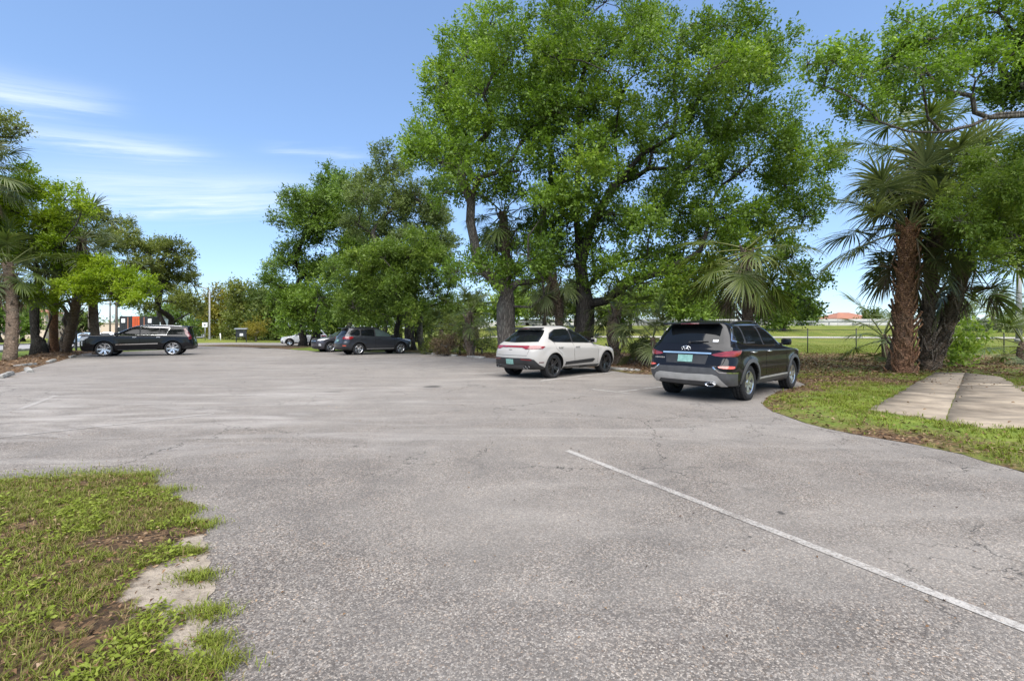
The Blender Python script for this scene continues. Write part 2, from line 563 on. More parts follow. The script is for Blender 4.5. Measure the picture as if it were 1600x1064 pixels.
def sheet(name, poly, dz, step, mat, rise=0.0, rw=.3, bump=0.0, attrs=None, kind='structure', parent=None):
    xs = [p[0] for p in poly]; ys = [p[1] for p in poly]
    gx, gy = np.meshgrid(np.arange(min(xs), max(xs), step), np.arange(min(ys), max(ys), step))
    gx = gx.ravel() + RNG.uniform(-.2, .2, gx.size) * step; gy = gy.ravel() + RNG.uniform(-.2, .2, gy.size) * step
    k = inside(poly, gx, gy); gx, gy = gx[k], gy[k]
    k = edge_dist(poly, gx, gy) > step * .3; gx, gy = gx[k], gy[k]
    pts = [Vector(p) for p in poly] + [Vector((a, b)) for a, b in zip(gx, gy)]
    n = len(poly)
    vo, eo, fo, *_ = delaunay_2d_cdt(pts, [(i, (i + 1) % n) for i in range(n)], [list(range(n))], 1, 1e-5)
    X = np.array([p.x for p in vo]); Y = np.array([p.y for p in vo]); D = edge_dist(poly, X, Y)
    Z = [gz(x, y) + dz + rise * min(1, d / rw) + (bump * mnoise.noise(Vector((x * 1.7, y * 1.7, 3))) * min(1, d / rw) if bump else 0) for x, y, d in zip(X, Y, D)]
    me = bpy.data.meshes.new(name)
    me.from_pydata([(x, y, z) for x, y, z in zip(X, Y, Z)], [], [tuple(f) for f in fo])
    me.update()
    if me.polygons and sum(p.normal.z for p in me.polygons) < 0: me.flip_normals()
    me.polygons.foreach_set('use_smooth', [True] * len(me.polygons))
    for an, fn in (attrs or {}).items():
        a_ = me.attributes.new(an, 'FLOAT', 'POINT')
        a_.data.foreach_set('value', [float(fn(x, y, d)) for x, y, d in zip(X, Y, D)])
    o = mesh_obj(name, me, parent, mat)
    if parent is None: tag(o, kind=kind)
    return o


def g2(*pts): return [G(a, b)[:2] for a, b in pts]


# edge of the lot on the right, from behind the camera round to the far end
verge_edge = [(26, -6), (14, 1.2), (8.6, 3.35), (6.4, 4.25)] + g2((1600, 738), (1500, 708), (1420, 693), (1330, 678), (1258, 661), (1208, 643), (1190, 629), (1212, 613), (1262, 602)) \
    + [tuple(p) for p in g2((1240, 594), (985, 584), (958, 579), (860, 566), (762, 559), (690, 554), (640, 550))] + [(-9.5, 35.5), (-13.5, 40.5)]
far_edge = [(-15.2, 43.0), (-24, 42.0), (-24.5, 47), (-10, 49), (-8, 57), (-14, 62), (-40, 64), (-46, 60)]
left_edge = [(-34, 46), (-29, 38)] + g2((150, 551), (128, 553), (104, 561), (62, 572), (0, 590)) + [(-15.5, 14.5), (-17, 8), (-22, 2), (-26, -6)]
lot_poly = subdiv(verge_edge + far_edge + left_edge, .8, .06, 3)

# the ground: one sheet to the horizon
me = bpy.data.meshes.new('ground')
rad = np.concatenate([[0.0], np.geomspace(2, 2600, 120)]); NA = 288
vs, fld, lit = [(0, 0, -.08)], [0], [0]


def zone(x, y):
    """field (bright mown grass) and litter (dead leaves) at a place."""
    field = sm(-1.2, 1.2, (y - 30.3) + .06 * (x - 10)) * sm(-.28, -.2, x / max(y, 1)) + sm(60, 66, y)
    lit = .75 * sm(-6, -2, x) if y < 40 else .3
    return min(1, field), lit


for r in rad[1:]:
    for k in range(NA):
        a = 2 * PI * k / NA
        x, y = r * math.sin(a), r * math.cos(a)
        yy = max(y, .1)
        z = gz(x, min(yy, 300)) if y > 0 else 0.0
        if -.35 < x / yy < 3 and y > 30.5 and y > 0: dz = 0.0
        else: dz = -.07
        vs.append((x, y, z + dz))
        f_, l_ = zone(x, y) if y > 0 else (0, .2)
        fld.append(f_); lit.append(l_)
fs = [(0, 1 + k, 1 + (k + 1) % NA) for k in range(NA)]
for i in range(len(rad) - 2):
    for k in range(NA):
        a_, b_ = 1 + i * NA + k, 1 + i * NA + (k + 1) % NA
        fs.append((a_, a_ + NA, b_ + NA, b_))
me.from_pydata(vs, [], fs); me.update()
if sum(p.normal.z for p in me.polygons) < 0: me.flip_normals()
me.polygons.foreach_set('use_smooth', [True] * len(me.polygons))
for an, vals in (('field', fld), ('litter', lit)):
    a_ = me.attributes.new(an, 'FLOAT', 'POINT'); a_.data.foreach_set('value', vals)
tag(mesh_obj('ground', me, None, M['ground']), kind='structure')

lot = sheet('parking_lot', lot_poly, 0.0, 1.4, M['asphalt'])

# grass and leaf litter to the right of the lot
verge_poly = subdiv([(x + .0, y) for x, y in verge_edge] + [(-12, 44), (-4, 42), (-6, 34), (6, 31.2), (20, 30.6), (48, 29.5), (60, 10), (40, -6)], .35, .09, 5)
lot_np = np.array(lot_poly)


def verge_lit(x, y, d):
    if y > 14: return (.75 + .2 * sm(14, 20, y) - .35 * sm(27, 30, y)) * (1 - .32 * sm(.25, .55, x / y))
    e = edge_dist(verge_edge, np.array([x]), np.array([y]))[0] if len(verge_edge) else d
    return .72 * sm(1.6, .0, e) * .8 + .40 * sm(10.0, 12.2, y) + .10


verge = sheet('grass_verge', verge_poly, 0.004, .55, M['ground'], rise=.05, rw=.35, bump=.03,
              attrs={'litter': verge_lit, 'field': lambda x, y, d: 0.0})

# planting bed with palms on the left, dead leaves all over it
bed_poly = subdiv([(-26, -6), (-22, 2), (-17, 8), (-15.5, 14.5)] + list(reversed(g2((128, 553), (104, 561), (62, 572), (0, 590)))) + [tuple(G(150, 551)[:2])] + [(-27.5, 34.5), (-30, 33.5)] + g2((70, 548), (0, 566)) + [(-33, 15), (-42, -6)], .6, .1, 8)
sheet('planting_bed', bed_poly, .006, .8, M['ground'], rise=.09, rw=.5, bump=.04, attrs={'litter': lambda x, y, d: .95, 'field': lambda x, y, d: 0})

# grass median at the far end of the lot
med_poly = subdiv(g2((296, 540.5), (420, 543.5), (500, 549.5), (560, 548), (545, 543), (430, 540), (360, 538.6)), 1.0, .15, 2)
sheet('grass_median', med_poly, .02, 1.2, M['ground'], rise=.06, rw=.6, bump=.02, attrs={'litter': lambda x, y, d: .8 if x < -19 else .25, 'field': lambda x, y, d: 0.0 if x < -19 else .25})

# street beyond the planting bed on the left
t = NT('street_asphalt'); v = t.geo()
n = t.noise(v, .6, 6, .6); n2 = t.noise(v, 60, 4, .7)
c = t.mix(t.rng(n, .3, .7), (.20, .19, .185), (.29, .275, .265)); c = t.mix(t.rng(n2, .4, .7, 0, .4), c, (.14, .135, .13))
t.p(Base_Color=c, Roughness=.92); M['street'] = t.m
# left kerb line of the street runs towards the far trees
st_a, st_b = Vector((-33.5, 22)), Vector((-60, 84))
nrm = Vector((-(st_b - st_a).normalized().y, (st_b - st_a).normalized().x))
ext = (st_b - st_a)
q0, q1 = st_a - ext * .6, st_b + ext * 1.2
road_poly = subdiv([q0, q1, q1 + nrm * 11, q0 + nrm * 11], 3, 0, 1)
sheet('road', road_poly, -.02, 3.0, M['street'])
mb = MB()
for off in (0.0, 11.0):
    for i in range(60):
        a = q0.lerp(q1, i / 60) + nrm * off; b = q0.lerp(q1, (i + 1) / 60) + nrm * off
        m_ = (a + b) / 2
        ang = math.atan2((b - a).y, (b - a).x)
        mb.box((m_.x, m_.y, gz(m_.x, m_.y) + .02), ((b - a).length - .01, .16, .20), Matrix.Rotation(ang, 3, 'Z'))
tag(mb.build('kerb', M['stop'], None, False), kind='structure')

# ------------------------------------------------------------------ concrete slab on the verge: separate panels with a joint
slab_c = {'a': G(1357, 646), 'b': G(1476, 664), 'c': G(1600, 683), 'd': G(1462, 585), 'e': G(1508, 586), 'f': G(1562, 592)}
slab = empty('concrete_slab', (9.5, 9.5, 0), 'weathered tan concrete slab with a centre joint on the grass verge', 'slab')


def panel(name, quad, th=.09):
    """One cast panel; quad is given counter clockwise."""
    pl = subdiv([p[:2] for p in quad], .12, .022, 6, .8)
    o = sheet(name, pl, .075, .5, M['concrete'], rise=.008, rw=.02, parent=slab)
    bm = bmesh.new(); bm.from_mesh(o.data)
    be = [e for e in bm.edges if e.is_boundary]
    r = bmesh.ops.extrude_edge_only(bm, edges=be)
    for v_ in r['geom']:
        if isinstance(v_, bmesh.types.BMVert): v_.co.z -= th
    bmesh.ops.recalc_face_normals(bm, faces=bm.faces)
    bm.to_mesh(o.data); bm.free()
    for p in o.data.vertices: p.co -= Vector((9.5, 9.5, 0))
    return o


def lp(a, b, k): return Vector(a).lerp(Vector(b), k)


A, B, Cc, Dd, E, F = [slab_c[k] for k in 'abcdef']
m1, m2 = lp(A, Dd, .56), lp(B, E, .56)
C1, C2, C3 = G(1540, 675), G(1600, 675), Vector((9.6, 7.3, 0))
R0, R1, R2 = Vector((10.6, 9.0, 0)), G(1594, 614), G(1583, 603)
gp = Vector((.008, -.004, 0))
panel('slab_panel', [A, B - gp, m2 - gp, m1])
panel('slab_panel', [lp(m1, Dd, .015), lp(m2, E, .015) - gp, E - gp, Dd])
panel('slab_panel', [B + gp, C1, C2, C3, R0, R1, lp(m2, E, .02) + Vector((1.6, -.2, 0)), m2 + gp])
panel('slab_panel', [lp(m2, E, .015) + gp, lp(m2, E, .035) + Vector((1.6, -.2, 0)), R1 + Vector((.0, .05, 0)), R2, F, E + gp])
slab_out = [tuple(p[:2]) for p in (A, B, C1, C2, C3, R0, R1, R2, F, E, Dd)]


# ------------------------------------------------------------------ painted lines
def line(a, b, w, label, wear=1.0):
    a, b = Vector(a[:2]), Vector(b[:2]); n = max(2, int((b - a).length / .6))
    s = Vector((-(b - a).y, (b - a).x)).normalized() * w / 2
    vs_, fs_ = [], []
    for i in range(n + 1):
        p = a.lerp(b, i / n)
        for q in (p + s, p - s): vs_.append((q.x, q.y, gz(q.x, q.y) + .004))
        if i: k = 2 * i; fs_.append((k - 2, k - 1, k + 1, k))
    me = bpy.data.meshes.new('painted_line'); me.from_pydata(vs_, [], fs_); me.update()
    o = mesh_obj('painted_line', me, None, M['paint']); o['wear'] = wear
    return tag(o, label, 'line', 'worn white parking lines', )


p0, p1 = G(886, 704), G(1600, 982)
line(p0, Vector(p1) + (Vector(p1) - Vector(p0)) * .5, .08, 'long worn white line running down the near asphalt to the right', .68)
line(G(-200, 706), G(335, 646), .09, 'faint white line crossing the asphalt beyond the near grass patch', .3)
line(G(845, 595), G(1006, 576), .10, 'white stall line passing along the near side of the grey white car', 1.0)
line(G(968, 612), G(1045, 603), .10, 'white stall line reaching to the left rear wheel of the near black car', .95)
line(G(925, 608), G(985, 615), .09, 'short white cross mark at the open end of the stall beside the black car', .7)
line(G(755, 584), G(800, 579), .10, 'short white stall line end just left of the grey white car', .7)
line(G(655, 577), G(740, 569), .10, 'faded white stall line on the open asphalt left of the grey white car', .5)
line(G(30, 640), G(88, 618), .10, 'faint white line end nearest to the left wheel stops', .22)


# ------------------------------------------------------------------ trees
def bark_mat(name, lo, hi, sx=9, sz=2.0):
    t = NT(name); v = t.geo()
    q = t.map(v, scale=(sx, sx, sz))
    a = t.noise(q, 1.0, 7, .68, .8); b = t.vor(q, 1.6, 'DISTANCE_TO_EDGE'); k = t.noise(v, 1.2, 4, .6)
    c = t.mix(t.rng(a, .32, .68), lo, hi)
    c = t.mix(t.rng(b, 0, .22, .65, 0), c, tuple(x * .35 for x in lo))
    c = t.mix(t.rng(k, .52, .7, 0, .35), c, (.11, .12, .10))
    t.p(Base_Color=c, Roughness=.95); t.b.inputs['Specular IOR Level'].default_value = .15
    t.bump(t.math('ADD', a, t.rng(b, 0, .3)), .9, .035)
    return t.m


M['bark_oak'] = bark_mat('oak_bark', (0.057, 0.049, 0.043), (0.196, 0.172, 0.149))
M['bark_dark'] = bark_mat('dark_bark', (.026, .022, .019), (.085, .075, .065))
M['bark_pale'] = bark_mat('pale_bark', (.09, .08, .07), (.27, .25, .22))
M['bark_palm'] = bark_mat('palm_bark', (0.101, 0.071, 0.052), (0.316, 0.237, 0.172), 5, 14)
M['bark_red'] = bark_mat('reddish_palm_bark', (0.133, 0.070, 0.043), (0.423, 0.235, 0.140), 5, 12)
M['boot'] = bark_mat('palm_boot', (0.108, 0.084, 0.066), (0.389, 0.310, 0.245), 14, 6)
M['boot_red'] = bark_mat('reddish_palm_boot', (0.169, 0.088, 0.051), (0.574, 0.321, 0.186), 14, 6)

M['oak'] = blade_mat('oak_leaves', [(0, (0.042, 0.076, 0.014)), (.3, (0.087, 0.148, 0.018)), (.6, (0.144, 0.230, 0.024)), (.85, (0.218, 0.322, 0.033)), (1, (0.310, 0.384, 0.055))], .42, .45, .35)
M['oak_dark'] = blade_mat('dark_oak_leaves', [(0, (0.047, 0.080, 0.018)), (.4, (0.104, 0.168, 0.026)), (.7, (0.168, 0.257, 0.034)), (1, (0.275, 0.353, 0.053))], .38, .45, .35)
M['oak_grey'] = blade_mat('grey_green_leaves', [(0, (0.058, 0.080, 0.028)), (.4, (0.113, 0.152, 0.046)), (.7, (0.174, 0.222, 0.064)), (1, (0.258, 0.290, 0.103))], .4, .5, .3)
M['oak_light'] = blade_mat('fresh_leaves', [(0, (0.061, 0.100, 0.017)), (.4, (0.117, 0.181, 0.027)), (.7, (0.178, 0.257, 0.035)), (1, (0.267, 0.328, 0.059))], .42, .45, .3)
M['lime'] = blade_mat('lime_leaves', [(0, (0.077, 0.121, 0.008)), (.35, (0.143, 0.222, 0.009)), (.7, (0.219, 0.316, 0.012)), (1, (0.305, 0.388, 0.022))], .45, .45, .3)
M['olive'] = blade_mat('olive_leaves', [(0, (0.048, 0.065, 0.018)), (.4, (0.105, 0.128, 0.026)), (.7, (0.161, 0.188, 0.035)), (1, (0.242, 0.249, 0.054))], .36, .5, .3)
M['gold'] = blade_mat('golden_leaves', [(0, (.07, .065, .008)), (.4, (.14, .13, .012)), (.7, (.19, .165, .015)), (1, (.26, .21, .03))], .38, .5, .3)
M['far_green'] = blade_mat('distant_leaves', [(0, (0.038, 0.060, 0.015)), (.4, (0.072, 0.106, 0.022)), (.7, (0.111, 0.149, 0.029)), (1, (0.162, 0.183, 0.051))], .32, .55, .2)
M['dry'] = blade_mat('dry_leaves', [(0, (.05, .035, .022)), (.4, (.11, .075, .045)), (.7, (.17, .12, .075)), (1, (.12, .15, .05))], .2, .7, .2)


def unit(a): return a / (np.linalg.norm(a, axis=1, keepdims=True) + 1e-9)


def leaf_quads(P, D, N, L, W, cup=.25, tri=False):
    """Pointed leaves: base, side, tip, side; far ones are plain triangles."""
    if tri:
        S = unit(np.cross(D, N)) * W[:, None] * .5
        return np.stack([P - S, P + S, P + D * L[:, None]], 1)
    S = unit(np.cross(D, N)); L = L[:, None]; W = W[:, None]
    lift = N * W * cup
    return np.stack([P, P + D * L * .5 + S * W * .5 + lift, P + D * L, P + D * L * .5 - S * W * .5 + lift], 1)


def crown_leaves(clumps, n_leaf, L, aspect, rs, flat=.8, per=11, spread=1.5, tint0=.45, droop=0.0, twigs=None, tri=False):
    """Leaves set along short sprays; every mass is broken into smaller tufts of its own size, tone and gaps between."""
    tot = sum(r * r for _, r in clumps); out, tint = [], []
    for c, r in clumps:
        m = max(4, int(n_leaf * r * r / tot / per))
        nl = int(rs.integers(8, 13)); ld = unit(rs.normal(size=(nl, 3)) + np.array([0, 0, .15]))
        lc = ld * (r * rs.uniform(.35, 1.0, nl))[:, None]; lc[:, 2] *= flat
        lr = r * rs.uniform(.26, .52, nl); w = lr ** 2 * rs.uniform(.5, 1.4, nl); w /= w.sum()
        k = rs.choice(nl, m, p=w)
        d = unit(rs.normal(size=(m, 3)) + ld[k] * .5)
        rr = lr[k] * (rs.random(m) ** .45)
        P = d * rr[:, None]; P[:, 2] *= flat; P = P + lc[k] + np.array(c)
        if twigs is not None: twigs.append((c, lc + np.array(c), r))
        ct = tint0 + rs.uniform(-.16, .16); lt = rs.uniform(-.18, .18, nl)[k]
        st = ct + lt + rs.normal(0, .06, m)
        axis = unit(d * .8 + ld[k] * .6 + rs.normal(size=(m, 3)) * .45 + np.array([0, 0, .35 - droop * 1.5]))
        q = m * per; A = np.repeat(axis, per, 0); u = np.tile(np.linspace(0, 1, per), m) + rs.normal(0, .05, q)
        sl = np.repeat(L * spread * rs.uniform(1.3, 2.9, m), per)
        P = np.repeat(P, per, 0) + A * (u * sl)[:, None] + rs.normal(size=(q, 3)) * L * .30
        D = unit(A * .55 + rs.normal(size=(q, 3)) * .7 + np.array([0, 0, -droop]))
        N = unit(np.array([0, 0, .6]) + rs.normal(size=(q, 3)) * .65 + A * .35)
        ll = L * rs.uniform(.42, 1.35, q)
        out.append(leaf_quads(P, D, N, ll, ll * aspect * rs.uniform(.75, 1.25, q), .25, tri))
        tint.append(np.clip(np.repeat(st, per) + rs.normal(0, .09, q) + .10 * u, 0, 1))
    return np.concatenate(out), np.concatenate(tint)


def grow(base, fork, clumps, trunk_r, rs, stems=None, twig=9, limbs=None, min_r=.018, start_dirs=None):
    """Limbs from the fork to every clump, thick where they carry much; returns an MB."""
    P = [Vector(base) + Vector((0, 0, -.15))]; par = [-1]; plen = [0.0]
    base, fork = Vector(base), Vector(fork)
    n = max(3, int((fork - base).length / .8))
    wob = Vector((rs.normal(), rs.normal(), 0)) * .07 * (fork - base).length
    for i in range(1, n + 1):
        k = i / n
        P.append(base.lerp(fork, k) + wob * math.sin(PI * k)); par.append(len(P) - 2); plen.append(plen[-1] + (P[-1] - P[-2]).length)
    first = max(1, n - 2)
    for ln in (limbs or []):
        prev = n
        if isinstance(ln, tuple): prev, ln = ln
        for q in ln:
            P.append(Vector(q)); par.append(prev); plen.append(plen[prev] + (P[-1] - P[prev]).length); prev = len(P) - 1
    wt = [0.0] * len(P); tips = []
    for c, r in sorted(clumps, key=lambda cr: (Vector(cr[0]) - fork).length):
        c = Vector(c); best, bj = 1e9, first
        for j in range(first, len(P)):
            d = (c - P[j]).length
            cost = d + .38 * plen[j] + (1.2 * max(0, P[j].z - c.z))
            if cost < best: best, bj = cost, j
        d = (c - P[bj]).length
        if d < .2: tips.append((bj, c, r)); wt[bj] += r * r; continue
        pd = (P[bj] - P[par[bj]]).normalized() if par[bj] >= 0 else Vector((0, 0, 1))
        ctrl = P[bj] + pd * d * .30 + (c - P[bj]) * .25 + Vector((rs.normal(), rs.normal(), rs.normal())) * .10 * d
        m = max(2, int(d / .75)); prev = bj
        a0 = P[bj].copy()
        for i in range(1, m + 1):
            k = i / m
            q = a0 * (1 - k) ** 2 + ctrl * 2 * k * (1 - k) + c * k * k
            if i < m: q = q + Vector((rs.normal(), rs.normal(), rs.normal())) * .045 * min(d, 2)
            P.append(q); par.append(prev); plen.append(plen[prev] + (P[-1] - P[prev]).length); wt.append(0.0); prev = len(P) - 1
        wt[prev] += r * r; tips.append((prev, c, r))
    for j in range(len(P) - 1, 0, -1): wt[par[j]] += wt[j]
    W = max(wt[0], 1e-6)
    R = [max(min_r, trunk_r * (max(w, 1e-9) / W) ** .66) for w in wt]
    for j in range(n + 1, len(R)): R[j] = min(R[j], trunk_r * (.46 + .46 * math.exp(-(P[j] - fork).length / 1.3)))
    kids = {}
    for j, p_ in enumerate(par):
        if p_ >= 0: kids.setdefault(p_, []).append(j)
    mb = MB(); stack = [(0, None)]
    H = (fork - base).length
    while stack:
        j, p0 = stack.pop(); pts, rr = ([], [])
        if p0 is not None: pts, rr = [P[p0]], [min(R[p0], R[j] * 1.25)]
        while True:
            z_ = (P[j] - P[0]).length
            fl = 1 + .55 * math.exp(-z_ / .35)
            pts.append(P[j]); rr.append(R[j] * fl)
            ks = sorted(kids.get(j, []), key=lambda q: -wt[q])
            if not ks: break
            for q in ks[1:]: stack.append((q, j))
            j = ks[0]
        rr[-1] = rr[-1] * .5
        if len(pts) > 1: mb.tube(pts, rr, 10 if rr[0] > .15 else (7 if rr[0] > .06 else 5))
    for j, c, r in tips:
        for _ in range(twig):
            d = Vector(unit(rs.normal(size=(1, 3)) + np.array([[0, 0, .2]]))[0]) * r * rs.uniform(.6, .98)
            md = d * .5 + Vector((rs.normal(), rs.normal(), rs.normal())) * .12 * r
            mb.tube([P[j], P[j] + md, P[j] + d], [min_r * 1.1, min_r * .8, min_r * .4], 3, False)
    return mb


def pxc(lst, y0, rs, back=.5, depth=2.2, dscale=1.0):
    """Foliage masses of one tree given by where they show in the photograph, spread in depth round the tree's own distance."""
    out = []
    for e in lst:
        px, py, rp = e[:3]
        dy = e[3] if len(e) > 3 else rs.uniform(-depth, depth * .6)
        y = y0 + dy
        out.append((tuple(at(px, py, y)), rp / FPX * y0 * dscale))
        if rs.random() < back:
            y2 = y0 + rs.uniform(1.0, depth * 1.7); out.append((tuple(at(px + rs.uniform(-.4, .4) * rp, py + rs.uniform(-.1, .5) * rp, y2)), rp / FPX * y0 * .95))
    return out


def tree(name, label, base, fork, clumps, trunk_r, n_leaf, L, mat, bark, seed, aspect=.5, flat=.8, cat='tree', group=None,
         twig=9, limbs=None, tint0=.45, droop=0.0, per=11, spread=1.5, min_r=.018):
    rs = np.random.default_rng(seed)
    root = empty(name, base, label, cat, group)
    bz = Vector(base)
    mb = grow(base, fork, clumps, trunk_r, rs, twig=0, limbs=limbs, min_r=min_r)
    tw = []
    co, tn = crown_leaves(clumps, n_leaf, L, aspect, rs, flat, per, spread, tint0, droop, tw, L > .152)
    for c_, ends, r_ in tw:
        c_ = Vector(c_)
        for e_ in ends[:max(3, twig)]:
            d_ = Vector(e_) - c_; md = d_ * .5 + Vector((rs.normal(), rs.normal(), rs.normal())) * .10 * r_
            mb.tube([c_, c_ + md, c_ + d_ * 1.15], [min_r * 1.15, min_r * .85, min_r * .4], 3, False)
    mb.v = [(a - bz.x, b - bz.y, c - bz.z) for a, b, c in mb.v]
    mb.build('trunk', M[bark], root)
    co = co - np.array(base)[None, None, :]
    mesh_obj('crown', quads_mesh('crown', co, tn, co.shape[1]), root, M[mat])
    return root


# ------------------------------------------------------------------ palms
def frond_mesh(name, elev, rs, petiole=1.15, fan=1.0, seg=42, stiff=.5, width=.053):
    """A cabbage palm leaf: stalk and a folded fan; it grows along +X at the given elevation and sags under its weight."""
    vs, fs, tn = [], [], []
    d = Vector((math.cos(elev), 0, math.sin(elev))); p = Vector((0, 0, 0)); pts = [p.copy()]; dirs = [d.copy()]
    n = 6
    for i in range(n):
        d = (d + Vector((0, 0, -.055 * (1.4 - stiff)))).normalized(); p = p + d * petiole / n; pts.append(p.copy()); dirs.append(d.copy())
    mbp = MB(); mbp.tube(pts, [.034 * (1 - .62 * i / n) for i in range(n + 1)], 4, False)
    vs += mbp.v; fs += mbp.f; tn += [.8] * len(mbp.v)
    T = dirs[-1]; S = Vector((0, 1, 0)); U = S.cross(T) * -1
    hub = pts[-1]
    for k in range(seg):
        if rs.random() < .07: continue
        a = (-1 + 2 * (k + .5) / seg) * 2.35
        along = .38 * max(0, math.cos(a))                     # the rib runs on into the blade
        start = hub + T * along * .9 + Vector((0, 0, -.25 * along ** 2))
        ln = fan * (1 - .30 * (abs(a) / 2.35) ** 2) * rs.uniform(.88, 1.08)
        dr = (T * math.cos(a) + S * math.sin(a) + U * (.16 * abs(math.sin(a)) - .05)).normalized()
        side = dr.cross(U).normalized(); w = width * (1.0 - .25 * abs(a) / 2.35)
        q = start.copy(); o = len(vs); sag = rs.uniform(.08, .36) * (1.35 - stiff); m = 4
        tc_ = .45 + rs.normal(0, .12)
        for i in range(m + 1):
            f = i / m; ww = w * (.55 + .9 * f if f < .45 else 1.05 * (1 - (f - .45) / .56)) * .5
            vs += [tuple(q + side * ww), tuple(q - U * ww * .35), tuple(q - side * ww)]
            tn += [min(1, max(0, tc_ + .25 * f * f))] * 3
            if i: 
                b = o + 3 * i
                fs += [(b - 3, b - 2, b + 1, b), (b - 2, b - 1, b + 2, b + 1)]
            dr = (dr + Vector((rs.normal(0, .03), rs.normal(0, .03), -sag * (.4 + 2.4 * f * f + .5 * f)))).normalized(); q = q + dr * ln / m
    me = bpy.data.meshes.new(name); me.from_pydata(vs, [], fs); me.update()
    a_ = me.attributes.new('tint', 'FLOAT', 'POINT'); a_.data.foreach_set('value', tn)
    me.polygons.foreach_set('use_smooth', [True] * len(me.polygons))
    return me


M['frond'] = blade_mat('palm_leaf', [(0, (.035, .055, .016)), (.4, (.082, .118, .03)), (.7, (.135, .17, .045)), (1, (.24, .24, .09))], .3, .40, .5)
M['frond_grey'] = blade_mat('dull_palm_leaf', [(0, (0.037, 0.055, 0.021)), (.4, (0.085, 0.110, 0.040)), (.7, (0.144, 0.169, 0.062)), (1, (0.263, 0.250, 0.112))], .28, .45, .45)
M['frond_bright'] = blade_mat('fresh_palm_leaf', [(0, (0.028, 0.048, 0.008)), (.4, (0.063, 0.091, 0.014)), (.7, (0.107, 0.132, 0.019)), (1, (0.176, 0.176, 0.037))], .3, .4, .45)
M['frond_dead'] = blade_mat('dead_palm_leaf', [(0, (.04, .03, .022)), (.4, (.10, .078, .058)), (.7, (.17, .135, .10)), (1, (.26, .21, .16))], .12, .8, .15)
FR = {}
_rs = np.random.default_rng(5)
for mk in ('frond', 'frond_grey', 'frond_bright'):
    FR[mk] = []
    for e in (78, 55, 32, 10, -14, -38, -60):
        me = frond_mesh('frond', math.radians(e), _rs, petiole=1.1 if e > -20 else .95, stiff=.52 if e > 20 else .30); me.materials.append(M[mk]); FR[mk].append(me)
FR['frond_dead'] = []
for e in (-62, -74, -82):
    me = frond_mesh('dead_frond', math.radians(e), _rs, petiole=.8, fan=.8, seg=24, stiff=.1, width=.045); me.materials.append(M['frond_dead']); FR['frond_dead'].append(me)


def boot_mesh(mat):
    """Old split leaf base that stays on the trunk, pointing up and outward along +X."""
    mb = MB()
    for s in (-1, 1):
        pts = [(-.03, s * .085, -.10), (.045, s * .05, .02), (.10, s * .022, .15), (.145, s * .012, .29)]
        w = [.05, .042, .034, .022]
        vs = []
        for (x, y, z), ww in zip(pts, w):
            vs += [(x, y - ww, z), (x + .022, y, z - .02), (x, y + ww, z), (x - .018, y, z + .012)]
        fs = [(4 * i + k, 4 * i + (k + 1) % 4, 4 * i + 4 + (k + 1) % 4, 4 * i + 4 + k) for i in range(3) for k in range(4)] + [(12, 13, 14, 15)]
        mb.add(vs, fs)
    me = mb.mesh('boot', False); me.materials.append(mat); return me


BOOT = {'boot': boot_mesh(M['boot']), 'boot_red': boot_mesh(M['boot_red'])}


